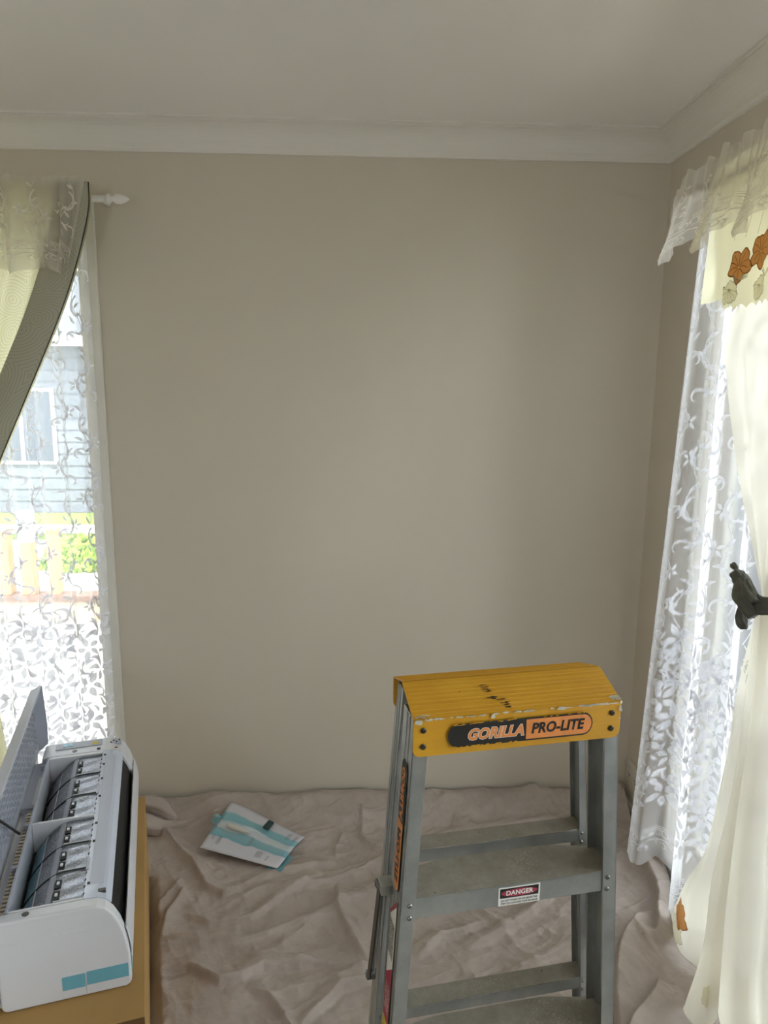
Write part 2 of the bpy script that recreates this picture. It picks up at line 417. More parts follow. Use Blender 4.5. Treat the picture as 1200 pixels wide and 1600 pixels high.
class Emb:
    """flat motifs in cloth metres (x right, y down), pinned to a surface"""
    def __init__(s, F, wu, hv): s.F = F; s.wu = wu; s.hv = hv; s.b = MB()
    def ok(s, x, y): return -.002 <= x <= s.wu + .002 and -.002 <= y <= s.hv + .002
    def strip(s, L, m=0):     # L: list of rows of equal number of (x, y)
        if not all(s.ok(*q) for r in L for q in r): 
            L = [r for r in L if all(s.ok(*q) for q in r)]
            if len(L) < 2: return
        k = len(L[0]); V = [s.F(x / s.wu, y / s.hv) for r in L for x, y in r]
        s.b.add(V, [(i * k + j, i * k + j + 1, (i + 1) * k + j + 1, (i + 1) * k + j) for i in range(len(L) - 1) for j in range(k - 1)], m)
    def line(s, pts, w, m=0):
        n = len(pts); R = []
        for i in range(n):
            (x0, y0), (x1, y1) = pts[max(i - 1, 0)], pts[min(i + 1, n - 1)]
            d = math.hypot(x1 - x0, y1 - y0) or 1; nx, ny = -(y1 - y0) / d, (x1 - x0) / d
            ww = w[i] if isinstance(w, list) else w
            R.append([(pts[i][0] + nx * ww / 2, pts[i][1] + ny * ww / 2), (pts[i][0] - nx * ww / 2, pts[i][1] - ny * ww / 2)])
        s.strip(R, m)
    def curl(s, x, y, a, R, turn=1, sweep=4.2, w=.006, m=0):
        w = w * 1.25
        """a hook that starts at x,y heading a and winds in"""
        pts = []; px, py = x, y; n = 13; L = R * sweep
        for i in range(n):
            pts.append((px, py)); t = i / (n - 1); st = L / n * (1 - .45 * t)
            px += math.cos(a) * st; py += math.sin(a) * st; a += turn * sweep / n * (.7 + .75 * t)
        s.line(pts, [w * (.25 + 1.0 * math.sin(PI * min(1, .15 + .85 * i / (n - 1)))) for i in range(n)], m)
    def leaf(s, x, y, a, L, w, bend=.4, m=0):
        R = []; n = 6; px, py = x, y
        for i in range(n + 1):
            t = i / n; k = w * math.sin(PI * t ** .8) + .0004; nx, ny = -math.sin(a), math.cos(a)
            R.append([(px + nx * k * q, py + ny * k * q) for q in (.5, 0, -.5)])
            px += math.cos(a) * L / n; py += math.sin(a) * L / n; a += bend / n
        s.strip(R, m)
    def blob(s, x, y, R, k, m=0, a0=0, ruffle=.12):
        L = []
        for i in range(41):
            a = 2 * PI * i / 40; r_ = R * (1 + ruffle * math.sin(k * a + a0) + .05 * math.sin(2.3 * k * a))
            L.append([(min(max(x + r_ * q * math.cos(a), .001), s.wu), min(max(y + r_ * q * math.sin(a), 0), s.hv)) for q in (.02, .35, .7, 1)])
        s.strip(L, m)
        return [r_[-1] for r_ in L]
    def flower(s, x, y, R, k=5, a0=0, w=.5, m=0, spread=2 * PI):
        for i in range(k):
            a = a0 + spread * i / k; s.leaf(x + .15 * R * math.cos(a), y + .15 * R * math.sin(a), a, R * random.uniform(.85, 1.1), R * w, random.uniform(-.4, .4), m)
    def sprig(s, x, y, sc=1.0, fl=1, dens=0):
        """one repeat of the scrolling vine, about .19 m tall"""
        g = random.uniform
        pts = [(x + fl * sc * .022 * math.sin(t * 2 * PI), y + sc * .19 * t) for t in [i / 12 for i in range(13)]]
        s.line(pts, .0028 * sc)
        s.curl(x, y + .03 * sc, (.6 if fl > 0 else PI - .6), .034 * sc, fl, 4.6, .0062 * sc)
        s.curl(x, y + .085 * sc, (PI - .5 if fl > 0 else .5), .036 * sc, -fl, 4.4, .0062 * sc)
        s.curl(x + fl * .01, y + .15 * sc, (-.4 if fl > 0 else PI + .4), .022 * sc, fl, 4.0, .005 * sc)
        for q in (.02, .07, .12, .165):
            a = g(-.9, -.3) if (q * 100) % 2 < 1 else PI - g(-.9, -.3)
            s.leaf(x + fl * sc * .015, y + q * sc, a, .032 * sc, .010 * sc, g(-.8, .8))
        s.flower(x - fl * .035 * sc, y + .125 * sc, .021 * sc, 5, g(0, 3), .42)
    def lily(s, x, y, R, a0):
        s.flower(x, y, R, 5, a0, .46, spread=2 * PI)
        for q in range(2): s.leaf(x + R * .9 * math.cos(a0 + .6 + q), y + R * .9 * math.sin(a0 + .6 + q), a0 + 1.4 + q, R * .8, R * .26, g_(-1, 1))
g_ = random.uniform
def vines(E, y0, y1, pitch, sc):
    k = 0; x = pitch * .4
    while x < E.wu:
        y = y0 + (k % 2) * .09 * sc; fl = 1 if k % 2 else -1
        while y < y1:
            E.sprig(x + g_(-.008, .008), y, sc, fl); y += .19 * sc; fl = -fl
        x += pitch * sc; k += 1
def lilies(E, y0, y1, pitch, R):
    y = y0; k = 0
    while y < y1:
        x = pitch * (.25 + .5 * (k % 2)) + g_(-.01, .01)
        while x < E.wu:
            E.lily(x, y, R * g_(.8, 1.15), g_(0, 6)); E.curl(x + R, y - R * .6, g_(0, 6), R * .6, random.choice((-1, 1)), 4.2, .006)
            E.leaf(x - R, y + R * .7, g_(0, 6), R * 1.1, R * .3, g_(-1, 1)); x += pitch
        y += pitch * .62; k += 1
def hemband(E, y, sc=1, sp=.05):
    """openwork bars, zigzag and a ring row above a scalloped edge"""
    n = int(E.wu / .012)
    for yy in (y, y + .006 * sc, y + .012 * sc, y + .030 * sc): E.line([(E.wu * i / 90, yy + .004 * math.sin(i * .9)) for i in range(91)], .0022)
    for i in range(int(E.wu / .024)): E.flower(i * .024 + .01, y + .021 * sc, .008 * sc, 4, .7, .6)
    m = int(E.wu / sp); n = int(E.wu / .009)
    E.line([(E.wu * i / 160, y + .040 * sc + .008 * abs(math.sin(PI * E.wu * i / 160 / sp))) for i in range(161)], .003)
    for i in range(m):
        x = (i + .5) * sp
        E.line([(x + .007 * math.cos(a), y + .060 * sc + .007 * math.sin(a)) for a in [q * PI / 5 for q in range(11)]], .0025)
        E.curl(x + .012, y + .055 * sc, .3, .010 * sc, 1, 4, .003)

def curtain(name, S, nu, nv, mat, label, cat, side, wu, hv, motif, mmat, motif_name='embroidery', off=.0012, group=None, thick=0):
    b = MB(); b.grid(S, nu, nv)
    uv = [(i / nu * wu, (1 - j / nv) * hv) for j in range(nv + 1) for i in range(nu + 1)]
    o = b.build(name, mat, smooth=True, recalc=False, uv=uv, solid=thick)
    tag(o, label, cat, group)
    if motif:
        E = Emb(lift(S, np.array(side, float), off, nu, nv), wu, hv); motif(E)
        tag(E.b.build(motif_name, mmat, o, smooth=True, recalc=False), kind='stuff')
    return o

# ---- left (back wall) window: rod, lace, tied swag, valance
def rod(root_name, A, B, r, label, finial_dir, brackets, wall_axis):
    root = tag(empty(root_name, (0, 0, 0)), label, 'curtain rod')
    MB().tube([A, B], r, 12).build('pole', M['rod'], root, smooth=True)
    d = Vector(finial_dir); P = Vector(B)
    prof_ = [(0, r), (.004, r * 1.5), (.012, r * 1.5), (.016, r * .8), (.022, r * .8), (.028, r * 1.3), (.042, r * 1.45), (.056, r * 1.05), (.068, r * .35), (.071, .0006)]
    MB().tube([P + d * t for t, _ in prof_], [q for _, q in prof_], 14).build('finial', M['rod'], root, smooth=True)
    for q in brackets:
        q = Vector(q); w = q.copy(); w[wall_axis[0]] = wall_axis[1]
        b = MB(); b.tube([q, w], .006, 8)
        b.build('bracket', M['rod'], root, smooth=True)
rod('curtain_rod', (-2.62, 2.40, 2.150), (-.772, 2.40, 2.150), .0105, 'white curtain rod with pointed finial at the left window', (1, 0, 0), [(-.79, 2.40, 2.15), (-2.5, 2.40, 2.15)], (1, YB - .001))
def S_laceL(u, v):
    x = -.856 - 1.42 * u
    ph = 2 * PI * (x / .062) + 1.1 * math.sin(x * 23)
    a = .007 + .010 * min(1, v * 3)
    xr = x + .006 * math.sin(ph * .5 + v * 2) * min(1, u * 20)
    return (xr - .004 * v, 2.437 + a * math.sin(ph + .6 * math.sin(v * 3)), 2.135 - v * 1.985 + .006 * math.sin(x * 30) * v)
def m_laceL(E):
    vines(E, .05, 1.34, .105, 1.0)
    lilies(E, 1.40, 1.95, .11, .046)
    hemband(E, 1.90)
curtain('lace_curtain', S_laceL, 360, 60, M['lace'], 'white lace net curtain with scrolling vines at the left window', 'curtain', (0, -1, 0), 1.75, 1.985, m_laceL, M['lacem'])
EDGE = [(2.185, -.806), (2.10, -.812), (1.94, -.860), (1.78, -.925), (1.54, -1.041), (1.29, -1.163), (1.05, -1.275), (.90, -1.262), (.60, -1.236), (.30, -1.208), (.04, -1.19)]
WID = [.98, .98, .92, .84, .66, .42, .12, .16, .24, .28, .30]
rows = []; NP = 33
for (z, xe), wd in zip(EDGE, WID):
    rw = []
    for i in range(NP):
        t = i / (NP - 1); amp = .004 + .020 * (wd / .98) * min(1, t * 4)
        rw.append((xe - wd * t, 2.372 - .006 + amp * math.sin(i * PI / 2 * .98), z - .05 * t * (1 if z > 1.1 else 0) * (2.2 - z)))
    rows.append(rw)
S_swag = patch(rows)
o_sw = curtain('swag_curtain', S_swag, 200, 90, M['swag'], 'pale green curtain with swirl pattern swept left across the left window', 'curtain', (0, -1, 0), 1.3, 2.15, None, None)
rows = [[(xe - .108 * min(1, wd / .5) * t, 2.352 - .012 * math.sin(PI * t) - .004, z) for t in (0, .25, .5, .75, 1)] for (z, xe), wd in zip(EDGE[:7], WID)]
S_band = patch(rows)
b = MB(); b.grid(S_band, 16, 80); nu, nv = 16, 80
o_bd = b.build('turned_edge', M['band'], o_sw, smooth=True, recalc=False, uv=[(i / nu * .11 + 2, (1 - j / nv) * 1.25) for j in range(nv + 1) for i in range(nu + 1)], solid=.002)
tag(o_bd, 'folded front edge of the swirl curtain, coloured a shaded grey green')
b = MB(); b.tube([S_band(0, t / 40) for t in range(41)], .0022, 6); b.build('edge_piping', M['darkbar'], o_sw, smooth=True)
# ---- valance, left
def S_valL(u, v):
    w = 1.52 * u
    x = -.803 - w - .082 * v * max(0, 1 - w / .10) - .010 * math.sin(w * 40) * v
    zb = 1.885 + .07 * min(1, w / .075) - (0.055 if False else 0)
    if w > .08: zb = 1.90 + .018 * abs(math.sin((w - .08) * PI / .145)) * 1.6
    if .08 <= w < .10: zb = 1.955 + (1.885 - 1.955) * ((w - .08) / .02)
    zt = 2.192 + .004 * math.sin(w * 90)
    z = zt + (zb - zt) * v
    g = .5 + .5 * min(1, abs(z - 2.15) / .04)
    y = 2.316 + (.007 + .016 * v) * g * math.sin(w * 2 * PI / .082 + 1.2 * math.sin(w * 11)) + .018 * v * math.sin(w * 2 * PI / .29)
    return (x, y, z)
def m_valL(E):
    for i in range(14):
        E.sprig(.05 + i * .13, .02, .85, 1 if i % 2 else -1); E.flower(.1 + i * .13, .10, .02, 5, i, .5)
    hemband(E, .20, .8, .055)
curtain('lace_valance', S_valL, 420, 26, M['val'], 'short sheer lace valance gathered on the left window rod', 'valance', (0, -1, 0), 1.8, .29, m_valL, M['valm'])

# ---- right window
rod('curtain_rod', (.898, .50, 2.086), (.898, 1.975, 2.086), .008, 'white curtain rod under the lace valance at the right window', (0, 1, 0), [(.898, 1.96, 2.086), (.898, .55, 2.086)], (0, XR - .001))
rx = [(2.05, .985), (1.995, .965), (1.93, .955), (1.90, .99)]
# far edge panel then pleats toward the camera
top = [(.955, 2.035), (.948, 1.985), (.985, 1.955), (.992, 1.91), (.955, 1.875), (.95, 1.82), (.985, 1.79), (.985, 1.73)]
bot = [(.895, 2.075), (.890, 1.995), (.985, 2.035), (1.005, 1.93), (.940, 1.86), (.925, 1.79), (.99, 1.78), (.99, 1.70)]
y = 1.70; k = 0
while y > .66:
    x_ = .955 if k % 4 < 2 else .99
    top.append((x_, y)); bot.append((x_ + .004, y - .02)); y -= .055; k += 1
rows = []
for v in (0, .25, .5, .75, 1):
    z = 2.10 - v * 2.02
    rows.append([(a[0] * (1 - v) + c_[0] * v, a[1] * (1 - v) + c_[1] * v, z + (.02 * v * math.sin(i * 1.3))) for i, (a, c_) in enumerate(zip(top, bot))])
S_laceR = patch(rows)
S_laceR0 = S_laceR
def S_laceR(u, v):
    p = S_laceR0(u, v); return (p[0], p[1], p[2] + .012 * max(0, v - .95) / .05 * (1 - abs(math.sin(u * 1.75 * PI / .06))))
def m_laceR(E):
    vines(E, .03, 1.25, .082, 1.15); lilies(E, 1.26, 1.84, .105, .046)
    E2 = [(0.0015, E.hv * i / 60) for i in range(61)]; E.line(E2, .003)
    hemband(E, 1.90)
curtain('lace_curtain', S_laceR, 300, 80, M['lace'], 'white lace net curtain with lily border hanging at the right window', 'curtain', (-1, .1, 0), 1.75, 2.02, m_laceR, M['lacem'])
# cream valance panel with brown applique flowers
def S_scarf(u, v):
    y_ = 1.925 - 1.25 * u - .025 * (1 - v)
    x_ = .913 - .004 * v + (.004 + .005 * v) * math.sin(u * 2 * PI / .17 + .4)
    zb = 1.806 - .030 * min(1, max(0, (u - .09) / .03)) + .010 * abs(math.sin(u * PI / .03)) * (u > .09)
    return (x_, y_, 2.135 + (zb - 2.135) * v)
def m_scarf(E):
    E2 = Emb(lift(S_scarf, np.array((-1, 0, 0.)), .0035, 260, 24), E.wu, E.hv); E2.b = E.b
    for i in range(14):
        x = .188 + i * .30
        if x > E.wu: break
        for (dx, dy, R, kk, a0) in ((0, .262, .034, 5, .3), (.072, .240, .036, 5, 1.2)):
            P = E.blob(x + dx, dy, R, kk, 0, a0)
            E.line([(x + dx + (p[0] - x - dx) * 1.02, dy + (p[1] - dy) * 1.02) for p in P], .0035, 1)
            for q in range(kk * 2): E2.line([(x + dx + R * t * math.cos(a0 + PI * q / kk), dy + R * t * math.sin(a0 + PI * q / kk)) for t in (.12, .5, .85)], .0016, 1)
        for dx in (-.022, .085):
            P = E.blob(x + dx, .322, .026, 6, 2, 0, .08)
            E.line(P, .0022, 3)
            for q in range(7): a = .1 + q * .5; E2.line([(x + dx, .316), (x + dx + .025 * math.cos(a), .316 + .022 * math.sin(a))], .0014, 3)
            for a in (-.5, 3.6): E2.leaf(x + dx + .03, .298, a, .028, .012, .5, 2); E2.line([(x + dx + .03, .298), (x + dx + .03 + .028 * math.cos(a), .298 + .028 * math.sin(a))], .0016, 3)
    for q in range(30): E.line([(.16 + q * .04, .12), (.165 + q * .04, .16), (.155 + q * .04, .20)], .0015, 3)
curtain('scarf_valance', S_scarf, 260, 24, M['scarf'], 'cream satin valance with brown applique flowers at the right window', 'valance', (-1, 0, 0), 1.25, .355, m_scarf, [M['brownflower'], M['brownedge'], M['paleapp'], M['greythread']], 'flower_applique', off=.002)
# lace valance, right
def S_valR(u, v):
    w = 1.55 * u
    yt = 2.085 - w; yb = 2.130 - w
    zt = 2.150 - .010 * abs(math.sin(w * 31)) + .006 * math.sin(w * 70) - .040 * max(0, 1 - w / .09) + .012 * min(1, w / .5)
    zb = 1.945 + .020 * math.sin(w * 2 * PI / .20 + 2.0) + .007 * abs(math.sin(w * PI / .040))
    z = zt + (zb - zt) * v
    amp = .006 + .030 * v * v
    x_ = .880 - .010 * v + amp * math.sin(w * 2 * PI / .20 + 1.0) + .005 * math.sin(w * 2 * PI / .043) * (1 - .6 * v)
    y_ = yt + (yb - yt) * v + .030 * v * math.sin(w * 2 * PI / .20 - .8)
    return (x_, y_, z)
def m_valR(E):
    for i in range(16):
        E.sprig(.03 + i * .12, .04, .5, 1 if i % 2 else -1)
    hemband(E, .138, .95, .05)
curtain('lace_valance', S_valR, 420, 26, M['val'], 'short sheer lace valance gathered along the right window rod', 'valance', (-1, 0, 0), 1.9, .215, m_valR, M['valm'])
# cream voile curtain gathered into the tie
le = [(2.10, 1.90), (1.957, 1.885), (1.79, 1.845), (1.60, 1.788), (1.388, 1.68), (1.226, 1.568), (1.13, 1.505)]
re = [.72, .74, .80, .92, 1.12, 1.32, 1.40]
rows = []
NP = 25
for (z, yl), yr in zip(le, re):
    rw = []
    f = (yl - yr) / 1.18
    for i in range(NP):
        t = i / (NP - 1)
        rw.append((.905 + .032 * f + (.010 + .006 * f) * math.sin(i * 1.25 + .3) + .006 * math.sin(i * .55), yl + (yr - yl) * t, z))
    rows.append(rw)
S_up = patch(rows)
lo = [(1.13, [(.905 + .022 * math.sin(i * 1.9), 1.505 - .095 * i / 13) for i in range(14)])]
def bell(z, P): return (z, P)
midpts = [(.92, 1.60), (.90, 1.565), (.93, 1.54), (.885, 1.50), (.88, 1.475), (.92, 1.47), (.868, 1.44), (.862, 1.41), (.90, 1.38), (.88, 1.34), (.92, 1.31), (.895, 1.27), (.92, 1.24), (.90, 1.20)]
m2 = [(.912, 1.625), (.89, 1.590), (.935, 1.55), (.862, 1.505), (.862, 1.47), (.915, 1.465), (.855, 1.425), (.85, 1.38), (.895, 1.35), (.87, 1.29), (.92, 1.26), (.89, 1.21), (.92, 1.17), (.90, 1.12)]
m3 = [(.905, 1.715), (.888, 1.65), (.94, 1.57), (.853, 1.50), (.852, 1.465), (.91, 1.47), (.853, 1.415), (.845, 1.36), (.89, 1.33), (.865, 1.25), (.92, 1.22), (.88, 1.16), (.92, 1.11), (.90, 1.05)]
m4 = [(.936, 1.835), (.905, 1.70), (.955, 1.60), (.833, 1.525), (.848, 1.455), (.91, 1.475), (.858, 1.418), (.84, 1.34), (.90, 1.30), (.86, 1.20), (.93, 1.18), (.88, 1.10), (.93, 1.05), (.90, .98)]
zb = [.045, .05, .04, .05, .06, .10, .145, .155, .16, .15, .15, .14, .14, .14]
rows = [[(x_, y_, 1.13) for x_, y_ in lo[0][1]]]
rows.append([(x_, y_, .90) for x_, y_ in [((a[0] + c_[0]) / 2, a[1] * .35 + c_[1] * .65) for a, c_ in zip(lo[0][1], midpts)]])
rows.append([(x_, y_, .67) for x_, y_ in midpts]); rows.append([(x_, y_, .44) for x_, y_ in m2]); rows.append([(x_, y_, .25) for x_, y_ in m3])
rows.append([(x_, y_, z) for (x_, y_), z in zip(m4, zb)])
S_lo = patch(rows)
def m_up(E):
    for (x, y_, R) in ((.075, .86, .018), (.055, .93, .022), (.11, .90, .014)):
        for q in range(5):
            a = q * 2 * PI / 5
            E.line([(x + R * .55 * math.cos(a) + R * .4 * math.cos(w), y_ + R * .55 * math.sin(a) + R * .4 * math.sin(w)) for w in [j * PI / 5 for j in range(11)]], .002)
        E.line([(x, y_), (x + .01, y_ - .03), (x + .004, y_ - .06)], .002); E.leaf(x + .006, y_ - .05, -1.2, .02, .008); E.leaf(x + .006, y_ - .03, -2.2, .02, .008)
o_c = curtain('voile_curtain', S_up, 220, 60, M['sheer'], 'cream voile curtain tied back with a dark sash at the right window', 'curtain', (-1, 0, 0), 1.3, .97, m_up, M['greythread'])
b = MB(); b.grid(S_lo, 220, 80)
o_l = b.build('lower_drape', M['sheer'], o_c, smooth=True, recalc=False)
E_ = Emb(lift(S_lo, np.array((-1, 0, 0.)), .0015), 1.6, 1.1)
for (x, y_) in ((.10, .13), (.06, .17), (.13, .19)):
    for q in range(5):
        a = q * 2 * PI / 5; E_.line([(x + .012 * math.cos(a) + .008 * math.cos(w), y_ + .010 * math.sin(a) + .007 * math.sin(w)) for w in [j * PI / 5 for j in range(11)]], .003, 0)
P_ = E_.blob(.075, .975, .055, 5, 1, .4); E_.line(P_, .003, 2)
P_ = E_.blob(.070, 1.050, .050, 6, 3, .2, .1); E_.line(P_, .0022, 0)
P_ = E_.blob(.50, 1.00, .034, 5, 3, 1.2, .1)
tag(E_.b.build('flower_applique', [M['greythread'], M['brownflower'], M['brownedge'], M['paleapp']], o_l, smooth=True, recalc=False), kind='stuff')
b = MB(); b.tube([S_lo(t / 120, 1) for t in range(121)], .0018, 5); b.build('rolled_hem', M['valm'], o_l, smooth=True)
# dark sash
root = tag(empty('curtain_tie', (.88, 1.46, 1.13)), 'dark grey cloth sash knotted around the cream voile curtain', 'curtain tie')
def twist(name, pts, rs, ph=0):
    """gathered cloth band: a tube whose section is pleated and twists along its length"""
    pts = [Vector(p) for p in pts]; N = 26; n = 20; V = []; 
    Pf = patch([[tuple(p) for p in pts], [tuple(p) for p in pts]])
    Rf = patch([[(r_, 0, 0) for r_ in rs]] * 2)
    prev = None
    for i in range(N + 1):
        t = i / N; p = Vector(Pf(t, 0)); d = (Vector(Pf(min(1, t + .01), 0)) - Vector(Pf(max(0, t - .01), 0))).normalized(); R = max(.0015, Rf(t, 0)[0])
        a = d.orthogonal().normalized() if prev is None else (prev - d * prev.dot(d)).normalized(); prev = a; bb = d.cross(a)
        for j in range(n):
            w = 2 * PI * j / n; q = R * (1 + .22 * math.sin(5 * w + 5 * t + ph) + .08 * math.sin(9 * w - 9 * t))
            V.append(p + a * math.cos(w) * q + bb * math.sin(w) * q * .8)
    b = MB(); b.add(V, [(i * n + j, i * n + (j + 1) % n, (i + 1) * n + (j + 1) % n, (i + 1) * n + j) for i in range(N) for j in range(n)] + [tuple(range(n - 1, -1, -1)), tuple(range(N * n, (N + 1) * n))])
    return b.build(name, M['tie'], root, smooth=True)
O = Vector((.88, 1.46, 1.13))
rel = lambda *L: [Vector(p) - O for p in L]
twist('sash_band', rel((.872, 1.53, 1.175), (.862, 1.50, 1.165), (.855, 1.46, 1.145), (.856, 1.42, 1.14), (.87, 1.385, 1.15), (.90, 1.37, 1.16), (.93, 1.39, 1.165), (.945, 1.44, 1.17), (.94, 1.50, 1.17)), [.010, .016, .018, .019, .018, .016, .014, .013, .012])
twist('sash_tail', rel((.873, 1.575, 1.189), (.874, 1.565, 1.187), (.872, 1.553, 1.183), (.868, 1.545, 1.180), (.862, 1.53, 1.176), (.858, 1.505, 1.166)), [.006, .007, .004, .008, .014, .013], 1)
twist('sash_loop', rel((.853, 1.463, 1.150), (.850, 1.470, 1.125), (.848, 1.475, 1.100), (.850, 1.468, 1.082), (.852, 1.455, 1.078)), [.007, .010, .013, .012, .004], 2)
twist('sash_knot', rel((.845, 1.485, 1.178), (.840, 1.46, 1.158), (.838, 1.44, 1.140), (.842, 1.415, 1.118)), [.010, .021, .020, .011], 3)
twist('sash_fold', rel((.842, 1.455, 1.185), (.836, 1.435, 1.165), (.838, 1.41, 1.150)), [.007, .014, .009], 4)

# ------------------------------------------------------------------ drop cloth
def vnoise(x, y, seed):
    rs = np.random.RandomState(seed); G = rs.rand(256, 256)
    xi, yi = np.floor(x).astype(int), np.floor(y).astype(int); fx, fy = x - xi, y - yi
    fx = fx * fx * (3 - 2 * fx); fy = fy * fy * (3 - 2 * fy)
    g = lambda a, c_: G[a % 256, c_ % 256]
    return (g(xi, yi) * (1 - fx) + g(xi + 1, yi) * fx) * (1 - fy) + (g(xi, yi + 1) * (1 - fx) + g(xi + 1, yi + 1) * fx) * fy
FOLDS = [  # polyline, height, width on the steep side, width on the gentle side
 ([(-.80, 2.42), (-.66, 2.32), (-.53, 2.15), (-.47, 2.03), (-.41, 1.99), (-.36, 2.0)], .020, .010, .06),
 ([(-.42, 2.0), (-.25, 2.07), (-.17, 2.1), (-.05, 2.16)], .012, .014, .05),
 ([(-.53, 1.92), (-.42, 1.87), (-.3, 1.89), (-.18, 1.99), (-.09, 2.09)], .013, .012, .05),
 ([(-.60, 1.77), (-.45, 1.79), (-.3, 1.82), (-.19, 1.86), (0, 1.9)], .012, .012, .05),
 ([(-.58, 1.67), (-.44, 1.69), (-.35, 1.66), (-.29, 1.68), (-.23, 1.72), (-.1, 1.72), (.06, 1.69)], .022, .010, .06),
 ([(-.28, 1.76), (-.18, 1.74), (-.1, 1.72)], .010, .012, .04),
 ([(-.03, 2.04), (-.03, 1.92), (0, 1.8), (.04, 1.72)], .016, .014, .05),
 ([(-.28, 1.66), (-.22, 1.62), (-.16, 1.53), (-.12, 1.45)], .016, .012, .04),
 ([(-.13, 1.53), (-.07, 1.58), (-.02, 1.64), (.06, 1.66)], .020, .010, .05),
 ([(-.56, 2.10), (-.6, 1.97), (-.6, 1.87)], .012, .012, .04),
 ([(-.54, 2.05), (-.56, 1.92), (-.55, 1.82)], .014, .012, .04),
 ([(.04, 2.40), (.03, 2.28), (.10, 2.2)], .010, .010, .03),
 ([(-.03, 2.31), (-.06, 2.23), (-.05, 2.17)], .009, .010, .03),
 ([(.96, 2.14), (.94, 2.02), (.93, 1.91), (.91, 1.84), (.89, 1.75)], .030, .012, .07),
 ([(1.02, 2.16), (1.0, 1.96), (.98, 1.87), (.95, 1.72)], .024, .012, .05),
 ([(.94, 1.87), (.84, 1.82), (.78, 1.75), (.72, 1.65), (.67, 1.56), (.62, 1.4)], .026, .012, .07),
 ([(.83, 1.76), (.9, 1.77), (.96, 1.74)], .014, .012, .03),
 ([(.82, 1.62), (.78, 1.56), (.71, 1.5), (.64, 1.44)], .024, .008, .05),
 ([(.16, 1.72), (.23, 1.79), (.3, 1.81), (.38, 1.86)], .020, .012, .05),
 ([(.29, 1.74), (.4, 1.81), (.52, 1.89), (.62, 1.97)], .018, .012, .05),
 ([(.40, 1.66), (.52, 1.72), (.66, 1.78)], .014, .012, .05),
 ([(-.20, 2.38), (-.05, 2.35), (.10, 2.37), (.3, 2.34)], .014, .02, .05),
 ([(.35, 2.36), (.5, 2.30), (.7, 2.34), (.9, 2.30)], .016, .02, .06),
 ([(-.52, 2.42), (-.45, 2.30), (-.40, 2.22)], .014, .015, .05),
 ([(.75, 2.25), (.80, 2.05), (.74, 1.9)], .012, .014, .05),
 ([(.10, 2.20), (.16, 2.05), (.13, 1.92)], .010, .014, .05),
]
def cloth_height(X, Y):
    """relief above the floor for arrays X, Y"""
    wx = X + .05 * (vnoise(X * 4 + 9, Y * 4, 3) - .5); wy = Y + .05 * (vnoise(X * 4, Y * 4 + 30, 4) - .5)
    Z = .008 + .018 * vnoise(wx * 4.5, wy * 4.5 + 7, 11)
    for s_, a, seed in ((5, .016, 21), (12, .007, 22), (23, .0045, 23), (45, .002, 24)):
        # ridged noise stretched along two diagonals
        u_ = wx * .9 + wy * .45; v_ = -wx * .45 + wy * .9
        n1 = 1 - np.abs(2 * vnoise(u_ * s_ * .45 + 50, v_ * s_ * 1.1 + 20, seed) - 1)
        n2 = 1 - np.abs(2 * vnoise(u_ * s_ * 1.1 + 10, v_ * s_ * .5 + 80, seed + 5) - 1)
        Z += a * (n1 ** 4) * .8 + a * (n2 ** 4) * .6
    for pts, h, ws, wg in FOLDS:
        best = np.full(X.shape, 1e9); sg = np.zeros(X.shape); tt = np.zeros(X.shape); n = len(pts) - 1
        for i in range(n):
            ax, ay = pts[i]; bx_, by_ = pts[i + 1]; dx, dy = bx_ - ax, by_ - ay; L2 = dx * dx + dy * dy
            t = np.clip(((wx - ax) * dx + (wy - ay) * dy) / L2, 0, 1); ex, ey = wx - ax - t * dx, wy - ay - t * dy
            d = np.hypot(ex, ey); m_ = d < best
            best = np.where(m_, d, best); sg = np.where(m_, np.sign(dx * ey - dy * ex), sg); tt = np.where(m_, (i + t) / n, tt)
        w = np.where(sg < 0, ws * .7, wg * .8)
        env = np.clip(np.minimum(tt, 1 - tt) * 6, .0, 1) ** .7
        Z += h * 1.25 * env * np.exp(-(best / w) ** 1.5 * 1.3)
    # pressed flat under the carton, the ladder feet and the hem of the voile curtain
    c_, s2 = math.cos(.275), math.sin(.275); lx = (X + .437) * c_ + (Y - 1.308) * s2; ly = -(X + .437) * s2 + (Y - 1.308) * c_
    d = np.maximum(np.maximum(lx, -.375 - lx), np.maximum(-ly, ly - .845)); Z = np.where(d < .03, .004 + (Z - .004) * np.clip(d / .03, 0, 1), Z)
    c_, s2 = math.cos(.1697), math.sin(.1697)
    lx = (X - .2234) * c_ + (Y - 1.0044) * s2; ly = -(X - .2234) * s2 + (Y - 1.0044) * c_
    d = np.hypot(np.maximum(np.abs(np.abs(lx) - .215) - .03, 0), np.maximum(np.abs(ly) - .09, 0)); Z = .005 + (Z - .005) * np.clip(d / .04, 0, 1)
    d = np.hypot(np.maximum(.86 - X, 0), np.maximum(np.maximum(1.0 - Y, Y - 1.75), 0)); Z = np.minimum(Z, .030 + d)
    return Z
def ride(X, Y):
    """lift where the cloth is pushed up against the skirting"""
    top = .044 + .016 * vnoise(X * 6, X * 0 + 3, 31) + .025 * np.clip((X - .8) / .2, 0, 1)
    k = np.clip((Y - 2.33) / .125, 0, 1); k = k * k * (3 - 2 * k)
    return k * top
xs = np.linspace(-1.25, 1.018, 520); ys = np.linspace(.60, 2.470, 420)
X, Y = np.meshgrid(xs, ys)
